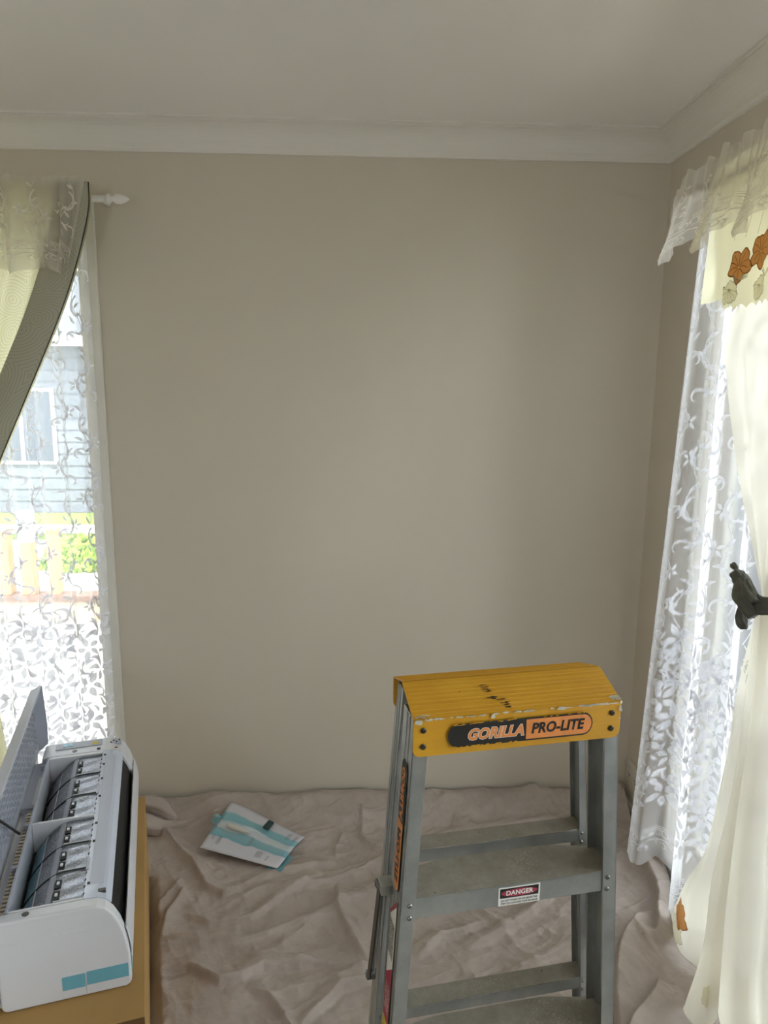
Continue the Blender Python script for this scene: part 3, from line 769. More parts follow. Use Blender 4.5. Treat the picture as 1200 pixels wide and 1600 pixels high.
# the right border runs crooked and leaves bare floor by the wall
lim = 1.018 - .05 * np.clip((2.02 - Y) / .2, 0, 1) + .03 * (vnoise(Y * 9, Y * 0, 40) - .5) * (Y < 2.1)
Xc = -1.25 + (X + 1.25) * (lim + 1.25) / (1.018 + 1.25)
Z = cloth_height(Xc, Y) + ride(Xc, Y)
nx_, ny_ = len(xs), len(ys)
V = np.stack([Xc, Y, Z], -1).reshape(-1, 3)
F = [(j * nx_ + i, j * nx_ + i + 1, (j + 1) * nx_ + i + 1, (j + 1) * nx_ + i) for j in range(ny_ - 1) for i in range(nx_ - 1)]
b = MB(); b.add([], []); b.v = [tuple(p) for p in V]; b.f = F; b.m = [0] * len(F)
o = b.build('drop_cloth', M['cloth'], smooth=True, recalc=False)
tag(o, 'crumpled grey beige cotton drop cloth spread over the floor', 'drop cloth')
def zc(x, y): return float(cloth_height(np.array([[x]]), np.array([[y]]))[0, 0] + ride(np.array([[x]]), np.array([[y]]))[0, 0])
# bunched corner of the cloth by the left window
b = MB()
for k, (pts, rr) in enumerate((([(-.86, 2.40, .03), (-.80, 2.36, .055), (-.74, 2.33, .06), (-.68, 2.32, .04), (-.60, 2.36, .03)], .030), ([(-.84, 2.45, .05), (-.77, 2.42, .075), (-.70, 2.40, .07), (-.64, 2.37, .04)], .028))):
    S2 = patch([pts, pts]); N = 26; n = 18; VV = []
    for i in range(N + 1):
        t = i / N; p = Vector(S2(t, 0)); R = rr * (.45 + .6 * math.sin(PI * t))
        for j in range(n):
            w = 2 * PI * j / n; q = R * (1 + .20 * math.sin(4 * w + 6 * t + k) + .1 * math.sin(7 * w - 5 * t))
            VV.append((p.x + .3 * q * math.cos(w), min(p.y + q * math.cos(w), 2.468), max(.004, p.z + q * math.sin(w) * .85)))
    b.add(VV, [(i * n + j, i * n + (j + 1) % n, (i + 1) * n + (j + 1) % n, (i + 1) * n + j) for i in range(N) for j in range(n)] + [tuple(range(n - 1, -1, -1)), tuple(range(N * n, (N + 1) * n))])
b.build('bunched_corner', M['cloth'], o, smooth=True)

# ------------------------------------------------------------------ text helper
def text_mesh(body, size, fn, name, mat, parent, shear=0, off=0, sx=1.0, width=None, align='CENTER'):
    cu = bpy.data.curves.new('t', 'FONT'); cu.body = body; cu.size = size; cu.shear = shear; cu.offset = off; cu.align_x = align; cu.align_y = 'CENTER'
    cu.resolution_u = 3; cu.space_character = 1.02
    ob = bpy.data.objects.new('t', cu); COL.objects.link(ob)
    dg = bpy.context.evaluated_depsgraph_get(); me = bpy.data.meshes.new_from_object(ob.evaluated_get(dg))
    bpy.data.objects.remove(ob)
    co = [v.co.copy() for v in me.vertices]
    w = max(c_.x for c_ in co) - min(c_.x for c_ in co)
    k = (width / w) if width else sx
    for v in me.vertices: v.co = Vector(fn(v.co.x * k, v.co.y))
    me.materials.clear(); me.materials.append(mat)
    me.name = name; o2 = bpy.data.objects.new(name, me); COL.objects.link(o2); o2.parent = parent
    return o2
def pill(w, h, n=8, rl=True, rr=True):
    P = []; r_ = h / 2
    def arc(cx, a0): return [(cx + r_ * math.cos(a0 + PI * i / n), r_ * math.sin(a0 + PI * i / n)) for i in range(n + 1)]
    P += arc(w / 2 - r_, -PI / 2) if rr else [(w / 2, -r_), (w / 2, r_)]
    P += arc(-w / 2 + r_, PI / 2) if rl else [(-w / 2, r_), (-w / 2, -r_)]
    return P

# ------------------------------------------------------------------ step ladder
lad = tag(empty('step_ladder', (.2234, 1.0044, 0), .1697), 'folded aluminium step ladder with yellow top cap standing on the drop cloth', 'ladder')
H = 1.17; CW = .3127; w1, a1 = .0743, .364; sk = .0565
yF = -w1 * math.cos(a1); zF = H - w1 * math.sin(a1); FL = math.tan(.058)
w2, a2 = .0657, .2988; yR = w2 * math.cos(a2); zR = H - w2 * math.sin(a2); FR = math.tan(.070); W2 = .2944
LEGZ = .030
def rrect(x0, x1, z0, z1, r_, n=5, tops=False):
    P = [(x1, z1), (x0, z1)] if not tops else []
    for cx, cz, s0 in ((x0 + r_, z0 + r_, PI), (x1 - r_, z0 + r_, 1.5 * PI)):
        P += [(cx + r_ * math.cos(s0 + i / n * PI / 2), cz + r_ * math.sin(s0 + i / n * PI / 2)) for i in range(n + 1)]
    return P
def cap(name, sgn, w, a, yk, zk, skl, wid, label):
    cp_ = empty(name, (0, 0, 0)); cp_.parent = lad; tag(cp_, label)
    th = .0022; b = MB(); h2 = wid / 2
    ny, nz = math.sin(a) * sgn, math.cos(a)      # plate normal
    A = (sgn * .0022, H - .0008); B = (yk, zk)
    b.prism([A, B, (B[0] - 0 * ny, B[1] - th), (A[0], A[1] - th)], -h2, h2, 'x')
    # shallow anti-slip ridges along the plate
    for i in range(1, 9):
        t = i / 9; yy = A[0] + (B[0] - A[0]) * t; zz = A[1] + (B[1] - A[1]) * t
        dy, dz = (B[0] - A[0]) / 60, (B[1] - A[1]) / 60
        b.prism([(yy - dy, zz - dz), (yy, zz + .0007), (yy + dy, zz + dz)], -h2 + .002, h2 - .002, 'x')
    b.build('top_plate', M['yellow'], cp_)
    b = MB(); b.prism(rrect(-h2, h2, zk - skl, zk - .0004, .011), yk, yk - sgn * -1 * 0 + (-sgn) * th * -1 * -1, 'y'); b.build('skirt', M['yellow'], cp_, bevel=.0006)
    return cp_
capf = cap('front_cap', -1, w1, a1, yF, zF, sk, CW, 'yellow front half of the hinged top cap')
capr = cap('rear_cap', 1, w2, a2, yR, zR, .052, CW - .004, 'yellow rear half of the hinged top cap')
MB().tube([(-CW / 2 + .004, 0, H - .006), (CW / 2 - .004, 0, H - .006)], .0035, 10).build('hinge_pin', M['rivet'], lad, smooth=True)
# end leaves inside the caps
for s_ in (-1, 1):
    b = MB(); b.prism([(yF + .012, zF - .045), (yF + .035, zF - .05), (-.004, H - .012), (yF + .012, zF - .006)], s_ * (CW / 2 - .012), s_ * (CW / 2 - .014), 'x'); b.build('hinge_leaf', M['yellowshade'], lad)
    b = MB(); b.prism([(yR - .012, zR - .045), (yR - .032, zR - .05), (.004, H - .012), (yR - .012, zR - .006)], s_ * (CW / 2 - .016), s_ * (CW / 2 - .018), 'x'); b.build('hinge_leaf', M['yellowshade'], lad)
# rails: channel section, flanges facing inward
def railfn(s_, half, flare, ztop): return lambda x, y, z: (s_ * (half + (ztop - z) * flare - x), y, z)
def rail(s_, half, flare, ztop, yf, depth, fw, zt):
    fn = railfn(s_, half, flare, ztop); b = MB()
    b.box(0, .0022, yf, yf + depth, LEGZ, zt, fn=fn)
    b.box(0, fw, yf, yf + .0022, LEGZ, zt, fn=fn)
    b.box(0, fw * .8, yf + depth - .0022, yf + depth, LEGZ, zt, fn=fn)
    for q in (.36, .64): b.box(-.0012, .0034, yf + depth * q - .002, yf + depth * q + .002, LEGZ, zt, fn=fn)
    o2 = b.build('rail', M['alu'], lad, bevel=.0005, seg=1)
    f = MB(); f.box(-.003, fw + .002, yf - .003, yf + depth + .003, .008, .05, fn=fn); f.build('rubber_foot', M['rubber'], o2, bevel=.003)
    return o2
HF = CW / 2 - .003
DF, DR = .060, .0392
railL = rail(-1, HF, FL, zF, yF + .0026, DF, .0222, zF - .006); railR = rail(1, HF, FL, zF, yF + .0026, DF, .0222, zF - .006)
HR = W2 / 2
yR0 = yR - DR
rail(-1, HR, FR, zR, yR0, DR, .0125, zR - .006); rail(1, HR, FR, zR, yR0, DR, .0125, zR - .006)
def rivet(x, y, z, parent, r_=.0036, sg=-1, mt='rivet'):
    prof_ = [(0, r_), (.0012, r_), (.0020, r_ * .7), (.0021, r_ * .45), (.0008, r_ * .42)]
    MB().tube([(x, y + sg * t, z) for t, _ in prof_], [q for _, q in prof_], 10).build('rivet', M[mt], parent, smooth=False)
for s_ in (-1, 1):
    for dz in (.017, .041): rivet(s_ * (CW / 2 - .0145), yF - .0006, zF - dz, capf, .0042, mt='darkrivet')
# front steps
def tread(nm, z, half, y0, d_side, d_mid, lip, sgn, back_lip):
    st = empty(nm, (0, 0, 0)); st.parent = lad
    th = .0022; N = 16; prof_ = []
    for i in range(N + 1):
        t = i / N * 2 - 1
        k = min(1, max(0, (1 - abs(t)) / .55)); k = k * k * (3 - 2 * k)
        prof_.append((t * half, y0 - sgn * (d_side + (d_mid - d_side) * k)))
    P = [(-half, y0)] + prof_ + [(half, y0)]
    b = MB(); b.prism(P, z - th, z, 'z'); b.build('tread_plate', M['tread'], st)
    b = MB(); b.box(-half, half, min(y0, y0 - sgn * th), max(y0, y0 - sgn * th), z - lip, z - .0002)
    b.build('nosing', M['alu'], st, bevel=.0006)
    b = MB()
    for (xa, ya), (xb, yb) in zip(prof_[:-1], prof_[1:]):
        b.add([(xa, ya, z - back_lip), (xb, yb, z - back_lip), (xb, yb, z - th), (xa, ya, z - th), (xa, ya - sgn * -.002, z - back_lip), (xb, yb - sgn * -.002, z - back_lip), (xb, yb - sgn * -.002, z - th), (xa, ya - sgn * -.002, z - th)], [(0, 1, 2, 3), (4, 5, 6, 7), (0, 1, 5, 4)])
    b.build('back_lip', M['alu'], st, recalc=False)
    return st
L1, SP = .279, .2846
for k in range(3):
    z = zF - L1 - SP * k + .0
    half = HF + (zF - z) * FL - .0026
    st = tread('front_step', z, half, yF + .0052, .060, .076, .0345, -1, .012)
    for s_ in (-1, 1):
        for dz in (.010, .030): rivet(s_ * (half - .011), yF + .0025, z - dz, st)
        # corner gusset between tread end and rail
        b = MB(); b.prism([(yF + .004, z), (yF + .052, z), (yF + .028, z + .016)], s_ * (half - .001), s_ * (half - .004), 'x'); b.build('gusset', M['alu'], st)
    if k == 0: step1 = st; z1, half1 = z, half
    zr = zR - .2762 - SP * k; hr = HR + (zR - zr) * FR - .0026
    st = tread('rear_step', zr, hr, yR - .0026, .034, .034, .028, 1, .022)
    for s_ in (-1, 1):
        for dz in (.006, .022): rivet(s_ * (hr - .006), yR0 - .0001, zr - dz, st, .0032)
# front label on the skirt: black and orange lozenge
yL = yF - .0028
lb = MB(); lb.prism([((x_ - .0195) * .94 + .020, z_ * 1.12 + zF - .0285) for x_, z_ in [( x0 + .004 * 0, z0) for x0, z0 in pill(.232, .031)]], yL + .0004, yL, 'y'); lab = lb.build('maker_label', M['black'], capf); lab['label'] = 'black and orange maker label'
def lozenge(x0, x1, zc_, h_, fn, name, mat, parent, jag=0):
    P = [(x0, -h_ / 2), (x1 - h_ / 2, -h_ / 2)] + [(x1 - h_ / 2 + h_ / 2 * math.cos(a), h_ / 2 * math.sin(a)) for a in [-PI / 2 + PI * i / 10 for i in range(1, 10)]] + [(x1 - h_ / 2, h_ / 2), (x0, h_ / 2)]
    b = MB(); b.add([fn(x_, z_ + zc_) for x_, z_ in P], [tuple(range(len(P)))]); return b.build(name, mat, parent, recalc=False)
ff = lambda dy: (lambda x, z: (x * .94 + .020, yL - dy, z * 1.12 + zF - .0285))
lozenge(-.0125, .0945, 0, .0265, ff(.0003), 'orange_lozenge', M['orange'], lab)
text_mesh('GORILLA', .0195, lambda x, z: ff(.0004)(x - .0615, z - .0007), 'label_text', M['orange'], lab, .25, .0009, width=.088)
text_mesh('GORILLA', .0195, lambda x, z: ff(.00035)(x - .0615, z - .0007), 'text_outline', M['white'], lab, .25, .0014, width=.0895)
text_mesh('GORILLA', .0190, lambda x, z: ff(.00045)(x - .0615, z - .0007), 'text_inline', M['orange'], lab, .25, .0004, width=.0868)
text_mesh('PRO-LITE', .0195, lambda x, z: ff(.0007)(x + .038, z + .0), 'label_text', M['black'], lab, .18, .0007, width=.087)
# worn paint: flakes and chips along the edges of label and cap
random.seed(11)
def flakes(name, mat, items, parent, n=7):
    b = MB()
    for (x_, y_, z_, r1, r2, ax) in items:
        P = []
        for i in range(n):
            a = 2 * PI * i / n; q = g_(.6, 1.25)
            if ax == 'f': P.append((x_ + r1 * q * math.cos(a), y_, z_ + r2 * q * math.sin(a)))
            else:
                t = r2 * q * math.sin(a); P.append((x_ + r1 * q * math.cos(a), y_ + t * math.cos(a1), z_ + t * math.sin(a1)))
        b.add(P, [tuple(range(n))])
    return tag(b.build(name, mat, parent, recalc=False), kind='stuff')
zE = zF - .0285
it = []
for i in range(26): it.append((-.105 + g_(0, .095), yL - .0008, zE + .0168 + g_(-.001, .0014), g_(.001, .004), g_(.0006, .0016), 'f'))
for i in range(26): it.append((-.105 + g_(0, .10), yL - .0008, zE - .0168 + g_(-.0012, .001), g_(.001, .004), g_(.0006, .0016), 'f'))
for i in range(10): it.append((g_(.02, .10), yL - .0008, zE + .0172 + g_(-.0005, .0006), g_(.001, .003), .0007, 'f'))
flakes('worn_paint_edge', M['yellow'], it, lab)
it = []
for i in range(46): 
    x_ = g_(-.15, .152); it.append((x_, yF - .0026, zF - abs(g_(0, .0018)), g_(.001, .006) * (2 if x_ > .05 else 1), g_(.0005, .0016), 'f'))
for i in range(8): it.append((CW / 2 - g_(.0, .004), yF - .0026, zF - g_(0, .035), .0022, g_(.001, .003), 'f'))
it += [(.06, yF - .0026, zF - .002, .007, .0028, 'f'), (.105, yF - .0026, zF - .0015, .004, .002, 'f'), (-.042, yF - .0026, zF - .004, .003, .004, 'f'), (-.150, yF - .0026, zF - .004, .006, .004, 'f')]
flakes('chipped_paint', M['chip'], it, capf)
it = []
def onp(x_, t): return (x_, yF * t, H + (zF - H) * t + .0009)
for i in range(16): p = onp(CW / 2 - g_(.001, .016), g_(.86, .995)); it.append((*p, .003, .0018, 't'))
for i in range(8): p = onp(-CW / 2 + g_(.001, .022), g_(.93, .995)); it.append((*p, .003, .0012, 't'))
flakes('chipped_paint', M['chip'], it, capf)
it = []
for (x_, t) in ((-.040, .30), (-.036, .36), (-.034, .42), (-.038, .47), (-.036, .62), (-.030, .66), (-.024, .70), (-.020, .78), (-.016, .84), (-.012, .90)):
    for q in range(3): p = onp(x_ + g_(-.006, .006), t + g_(-.015, .015)); it.append((*p, g_(.003, .006), .0008, 't'))
it.append((*onp(-.078, .42), .0012, .0010, 't'))
flakes('black_scuff', M['black'], it, capf)
# danger label on the first step
yN = yF + .0052 - .0004
xd, zd = .013, z1 - .0185
bb_ = MB().box(xd - .033, xd + .033, yN - .0005, yN, zd - .0155, zd + .0145).build('warning_label', M['white'], step1); bb_['label'] = 'small danger warning label'
MB().box(xd - .0305, xd + .0305, yN - .0008, yN - .0005, zd - .003, zd + .0125).build('label_panel', M['black'], bb_)
b = MB(); b.add([(xd + .0285 * math.cos(a), yN - .001, zd + .0048 + .0062 * math.sin(a)) for a in [i * PI / 12 for i in range(24)]], [tuple(range(24))]); b.build('red_oval', M['red'], bb_, recalc=False)
text_mesh('DANGER', .0105, lambda x, z: (xd + x, yN - .0013, zd + .0048 + z), 'label_text', M['white'], bb_, 0, .0003, width=.043)
text_mesh('DO NOT STAND ON OR ABOVE THIS', .0042, lambda x, z: (xd + x, yN - .001, zd - .0072 + z), 'label_text', M['black'], bb_, 0, .0001, width=.058)
text_mesh('STEP YOU CAN LOSE YOUR BALANCE', .0042, lambda x, z: (xd + x, yN - .001, zd - .0120 + z), 'label_text', M['black'], bb_, 0, .0001, width=.058)
# side labels on the outer face of the left rail (web); a: distance down from the plate edge, q: depth along the web
def sf(dx):
    def f(a, q): z = zF - a; return (-(HF + a * FL) - .0016 - dx, yF + .012 + q, z)
    return f
def side_poly(P, name, mat, parent, dx):
    b = MB(); b.add([sf(dx)(a, q) for a, q in P], [tuple(range(len(P)))]); return b.build(name, mat, parent, recalc=False)
def side_pill(a0, a1_, q0, q1, cap0=True, cap1=True):
    r_ = (q1 - q0) / 2; qc = (q0 + q1) / 2; P = []
    if cap1: P += [(a1_ - r_ + r_ * math.cos(t), qc + r_ * math.sin(t)) for t in [-PI / 2 + PI * i / 10 for i in range(11)]]
    else: P += [(a1_, q0), (a1_, q1)]
    if cap0: P += [(a0 + r_ + r_ * math.cos(t), qc + r_ * math.sin(t)) for t in [PI / 2 + PI * i / 10 for i in range(11)]]
    else: P += [(a0, q1), (a0, q0)]
    return P
sl = side_poly(side_pill(.075, .280, .002, .032), 'side_label', M['black'], railL, .0); sl['label'] = 'black and orange maker label along the left rail'
side_poly(side_pill(.170, .2785, .0035, .0305, False), 'orange_lozenge', M['orange'], sl, .0004)
text_mesh('GORILLA', .022, lambda x, z: sf(.0006)(.125 + x, .017 + z * -1 * -1), 'label_text', M['orange'], sl, .2, .001, width=.080)
text_mesh('PRO-LITE', .022, lambda x, z: sf(.0008)(.222 + x, .017 + z), 'label_text', M['black'], sl, .2, .001, width=.086)
wl = side_poly([(.292, .006), (.325, .034), (.62, .034), (.62, .002), (.292, .002)], 'warning_label', M['white'], railL, 0); wl['label'] = 'red, white and yellow safety notice on the left rail'
side_poly([(.292, .006), (.325, .034), (.331, .034), (.298, .002), (.292, .002)], 'red_band', M['red'], wl, .0004)
side_poly([(.40, .002), (.43, .034), (.50, .034), (.50, .002)], 'red_band', M['red'], wl, .0004)
side_poly([(.50, .002), (.50, .034), (.62, .034), (.62, .002)], 'yellow_band', M['yprint'], wl, .0004)
random.seed(5)
for i in range(9):
    text_mesh(random.choice(['SAFETY FIRST', 'FACE THE LADDER', 'KEEP BODY CENTRED', 'SECURE FOOTING', 'ALWAYS OPEN FULLY']), .0060, (lambda k: (lambda x, z: sf(.0007)(.362 + x, .006 + k * .0032 + z * .55)))(i), 'label_text', M['black'], wl, 0, .0002, width=.058)
for i in range(4):
    text_mesh(random.choice(['WARNING', 'DO NOT OVERLOAD', 'CHECK FEET']), .008, (lambda k: (lambda x, z: sf(.0007)(.462 + x, .009 + k * .006 + z * .6)))(i), 'label_text', M['white'], wl, 0, .0002, width=.045)
for i in range(3):
    text_mesh('READ INSTRUCTIONS', .009, (lambda k: (lambda x, z: sf(.0007)(.56 + x, .010 + k * .008 + z * .6)))(i), 'label_text', M['black'], wl, 0, .0002, width=.09)
# folded spreader bars outside both rails
for s_ in (-1, 1):
    rt_ = empty('spreader_brace', (0, 0, 0)); rt_.parent = lad
    za = .846; zb_ = .672
    xo = lambda z, e=0: s_ * (HF + (zF - z) * FL + .006 + e)
    yp, yq = yF + .062, yF + .070
    def bar(p, q, wd, t, mat, nm):
        p, q = Vector(p), Vector(q); d = (q - p).normalized(); n_ = Vector((0, d.z, -d.y)).normalized() * wd / 2; tx = Vector((s_ * t, 0, 0))
        b = MB(); b.add([p + n_, p - n_, q - n_, q + n_, p + n_ + tx, p - n_ + tx, q - n_ + tx, q + n_ + tx], [(0, 1, 2, 3), (4, 7, 6, 5), (0, 4, 5, 1), (1, 5, 6, 2), (2, 6, 7, 3), (3, 7, 4, 0)]); b.build(nm, mat, rt_, bevel=.0008)
    bar((xo(za, .008), yq, za), (xo(zb_, .010), yq + .018, zb_), .017, .0025, M['darkbar'], 'brace_bar')
    bar((xo(za, .003), yq - .006, za + .004), (xo(.56, .004), yq - .012, .56), .013, .0025, M['alu'], 'brace_bar')
    bar((xo(zb_, .004), yq + .016, zb_), (xo(za, .006), yq + .002, za), .009, .0022, M['alu'], 'brace_bar')
    b = MB(); b.box(min(xo(za) - s_ * .009, xo(za, .012)), max(xo(za) - s_ * .009, xo(za, .012)), yq - .022, yq + .002, za - .006, za + .010); b.build('brace_bracket', M['alu'], rt_, bevel=.001)
    for zz, yy in ((za, yq), (zb_, yq + .017)):
        MB().tube([(xo(zz, -.002), yy, zz), (xo(zz, .016), yy, zz)], .0075, 14).tube([(xo(zz, .015), yy, zz), (xo(zz, .0175), yy, zz)], .0045, 10).build('pivot', M['rivet'], rt_, bevel=.0006)

# ------------------------------------------------------------------ cardboard carton with the air conditioner on top
bx = tag(empty('cardboard_carton', (-.437, 1.308, 0), .275), 'long brown cardboard carton under the open air conditioner', 'carton')
BW, BL, BH = .375, .845, .2905; tk = .004
MB().box(-BW, 0, 0, tk, .010, BH - .006).build('carton_side', M['cardshade'], bx)
MB().box(-BW, 0, BL - tk, BL, .010, BH - .006).build('carton_side', M['card'], bx)
MB().box(-tk, 0, tk, BL - tk, .010, BH - .006).build('carton_side', M['card'], bx)
MB().box(-BW, -BW + tk, tk, BL - tk, .010, BH - .006).build('carton_side', M['card'], bx)
MB().box(-BW, 0, 0, BL, .008, .012).build('carton_base', M['card'], bx)
MB().box(-.330, 0, -.001, BL, BH - .006, BH - .001).build('top_flap', M['card'], bx, bevel=.0012)
MB().box(-BW, -.332, -.001, BL, BH - .006, BH - .001).build('top_flap', M['card'], bx, bevel=.0012)

AC = tag(empty('air_conditioner', (-.484, 1.383, .291), .267), 'white split air conditioner on its back on the carton, front panel open', 'air conditioner')
AL, AW, AT = .77, .258, .211
# side profile of the casing, x to the right (outlet side), z up
def ac_profile(shift=0):
    P = [(-AW + .012, 0), (-.012, 0), (-.002, .006), (0, .016), (0, .060), (-.003, .095), (-.009, .130), (-.018, .160), (-.030, .185), (-.045, .202), (-.062, .2095), (-.085, AT), (-AW + .004, AT), (-AW, AT - .006), (-AW, .012), (-AW + .004, .003)]
    return P
body_prof = ac_profile()
def shell(b, y0, y1, prof_): b.prism(prof_, y0, y1, 'y')
# near and far end caps (solid cheeks)
b = MB(); shell(b, 0, .030, body_prof); b.build('end_cheek', M['abs'], AC, bevel=.005, seg=3)
b = MB(); shell(b, AL - .085, AL, body_prof); b.build('end_cheek', M['abs'], AC, bevel=.005, seg=3)
# back plate and lower casing between the cheeks
b = MB(); b.box(-AW, -.002, .030, AL - .085, 0, .028); b.build('back_plate', M['abs'], AC)
yy0, yy1 = .030, AL - .085
b = MB(); b.box(-AW, -AW + .006, yy0, yy1, .028, AT - .030); b.build('top_wall', M['abs'], AC)
# right side shell: below the outlet
sp_ = [(-.0, .016), (0, .055), (-.003, .088), (-.014, .088), (-.014, .016)]
b = MB(); shell(b, yy0, yy1, sp_); b.build('lower_lip', M['abs'], AC, smooth=False)
# dark outlet throat and the closed louver beside it
b = MB(); shell(b, yy0, yy1, [(-.016, .090), (-.014, .120), (-.024, .150), (-.040, .182), (-.060, .180), (-.060, .090)]); b.build('outlet_throat', M['dark'], AC)
lv = [(.0035, .060), (.0040, .085), (.0005, .110), (-.0055, .138), (-.0085, .137), (-.0030, .110), (.0005, .085), (.0005, .060)]
b = MB(); shell(b, .014, AL - .020, lv); b.build('louver', M['abs'], AC, bevel=.001)
# front frame strip right of the filters
st_ = [(-.090, AT), (-.062, .2095), (-.045, .202), (-.034, .191), (-.038, .186), (-.048, .196), (-.064, .2035), (-.090, .205)]
b = MB(); shell(b, yy0, yy1, st_); b.build('front_frame', M['absgl'], AC, smooth=False)
b = MB(); b.box(-.080, -.052, .075, .655, .2085, .2096, fn=lambda x, y, z: (x, y, z + (x + .062) * -.10)); b.build('inset_strip', M['absgl'], AC, bevel=.0008)
# frame around filters
LX0, LX1 = -.236, -.090
b = MB(); b.box(LX0 - .007, LX0, yy0, yy1, AT - .075, AT + .0015); b.build('frame_rib', M['absg'], AC, bevel=.0015)
b = MB(); b.box(LX0, LX1, .345, .352, AT - .075, AT + .0015); b.build('frame_rib', M['abs'], AC, bevel=.0015)
b = MB(); b.box(LX0, LX1, yy0, yy0 + .006, AT - .07, AT); b.build('frame_rib', M['abs'], AC, bevel=.0015)
b = MB(); b.box(LX0, LX1, yy1 - .012, yy1, AT - .07, AT); b.build('frame_rib', M['abs'], AC, bevel=.0015)
# heat exchanger behind the filters
b = MB(); shell(b, yy0 + .006, yy1 - .012, [(-.091, .15), (-.091, .196), (-.15, .192), (-.19, .172), (-.232, .114), (-.232, .08), (-.16, .08)]); b.build('heat_exchanger', M['fin'], AC)
# filters: curved mesh with frame, cross ribs and clips
def fcurve(t):      # t 0 at right, 1 at left
    x = LX1 - .001 - (LX1 - LX0 - .003) * math.sin(t * PI / 2 * 1.0) if False else LX1 - (LX1 - LX0 - .002) * t
    return x, AT - .006 - .078 * max(0, (t - .30) / .70) ** 2.0
def fpt(t, y, e=0): x, z = fcurve(t); return (x, y, z + e)
for (ya, yb, blue) in ((yy0 + .008, .344, True), (.353, yy1 - .014, False)):
    fr = empty('air_filter', (0, 0, 0)); fr.parent = AC
    def seg(t0, t1, mat, nm, e=0):
        b = MB(); b.grid(lambda u, v: fpt(t0 + (t1 - t0) * u, ya + (yb - ya) * v, e + (.0016 * math.sin(v * 42 + u * 3) * math.sin(u * PI) if nm == 'mesh_screen' else 0)), 14, 40); return b.build(nm, mat, fr, smooth=True, recalc=False)
    seg(0, .46, M['mesh'], 'mesh_screen'); seg(.54, .78 if blue else 1, M['mesh'], 'mesh_screen')
    if blue: tag(seg(.78, .97, M['meshb'], 'blue_screen', .001), 'pale blue filter strip')
    b = MB(); b.grid(lambda u, v: fpt(.46 + .08 * u, ya + (yb - ya) * v, .002), 3, 4); b.build('filter_rail', M['absg'], fr, recalc=False, solid=.003)
    b = MB(); b.tube([fpt(.77, ya, .002), fpt(.77, yb, .002)], .0016, 6); b.build('filter_rail', M['absg'], fr)
    for q in range(4):
        yk = ya + (yb - ya) * q / 3
        b = MB(); b.tube([fpt(t / 20, yk, .003) for t in range(21)], .0017, 6); b.build('filter_rib', M['darkbar'] if q in (1, 2) else M['absg'], fr, smooth=True)
        if q < 3:
            b = MB(); b.box(LX1 - .062, LX1 - .002, yk + .004, yk + .008, AT - .012, AT - .0035); b.build('cross_bar', M['absg'], fr)
            for w in (.25, .62):
                yc = yk + (yb - ya) / 3 * w; x, z = fcurve(.40)
                MB().box(x - .006, x + .007, yc - .014, yc + .014, z - .001, z + .003).build('clip_recess', M['dark'], fr, bevel=.001)
                MB().box(x - .003, x + .003, yc - .004, yc + .005, z + .003, z + .0065).build('clip', M['abs'], fr, bevel=.001)
    for q in range(2):
        yc = ya + (yb - ya) * (.36 if q == 0 else .62)
        if q == 0: MB().box(LX1 - .003, LX1 + .004, yc - .022, yc + .022, AT - .002, AT + .003).build('filter_tab', M['absg'], fr, bevel=.001)
# small square catches on the frame strip, and screw holes
for yk in (.075, .23, .305, .43, .52, .60, .655):
    MB().box(-.086, -.080, yk, yk + .008, AT - .002, AT + .0006).build('catch_hole', M['dark'], AC)
for q in range(26):
    MB().box(LX1 - .002, LX1 + .0012, .045 + q * .0235, .049 + q * .0235, AT - .003, AT + .0012).build('edge_notch', M['darkbar'], AC)
for x_, yk in ((-.20, .016), (-.17, .705)):
    MB().tube([(x_, yk, AT - .001), (x_, yk, AT + .0008)], .007, 14).build('screw_hole', M['darkbar'], AC)
# far end deck details
MB().box(-.225, -.095, .722, .758, AT, AT + .0025).build('terminal_cover', M['absg'], AC, bevel=.002)
MB().box(-.205, -.178, .735, .750, AT + .0025, AT + .0035).build('cover_window', M['meshb'], AC)
b = MB(); b.add([(-.128, .728, AT + .0032), (-.102, .728, AT + .0032), (-.115, .752, AT + .0032)], [(0, 1, 2)]); b.build('warning_sticker', M['yprint'], AC, recalc=False)
MB().box(-.108, -.098, .695, .707, AT, AT + .001).build('catch_hole', M['dark'], AC)
MB().box(-.075, -.040, .725, .755, AT - .009, AT - .001).build('display_board', M['absg'], AC, bevel=.002)
for q in range(4): MB().box(-.072 + q * .008, -.068 + q * .008, .730 + (q % 2) * .010, .737 + (q % 2) * .010, AT - .003, AT + .0004).build('board_chip', M['dark'], AC)
MB().box(-.060, -.045, .686, .700, AT - .003, AT + .0006).build('small_label', M['white'], AC)
MB().box(-.057, -.049, .689, .697, AT + .0006, AT + .0009).build('label_mark', M['dark'], AC)
MB().box(-.062, -.046, .046, .055, AT - .007, AT - .0009).build('latch_recess', M['darkbar'], AC)
# near cheek: parting line, latch and tape
MB().box(-AW + .002, -.050, -.0012, 0, .158, .1605).build('parting_lip', M['abs'], AC, bevel=.0004)
MB().box(-.088, -.058, -.0014, 0, .1605, .1655).build('side_latch', M['abs'], AC, bevel=.0006)
MB().box(-.0925, -.0915, -.0006, 0, .002, .052).build('parting_line', M['absg'], AC)
tp = empty('blue_tape', (0, 0, 0)); tp.parent = AC; tag(tp, 'light blue packing tape')
MB().box(-.139, -.0935, -.0009, -.0002, .024, .056).build('tape_strip', M['tape'], tp)
MB().box(-.0905, -.006, -.0009, -.0002, .026, .058).build('tape_strip', M['tape'], tp)
MB().box(.0002, .0009, .006, .030, .026, .058).build('tape_strip', M['tape'], tp)
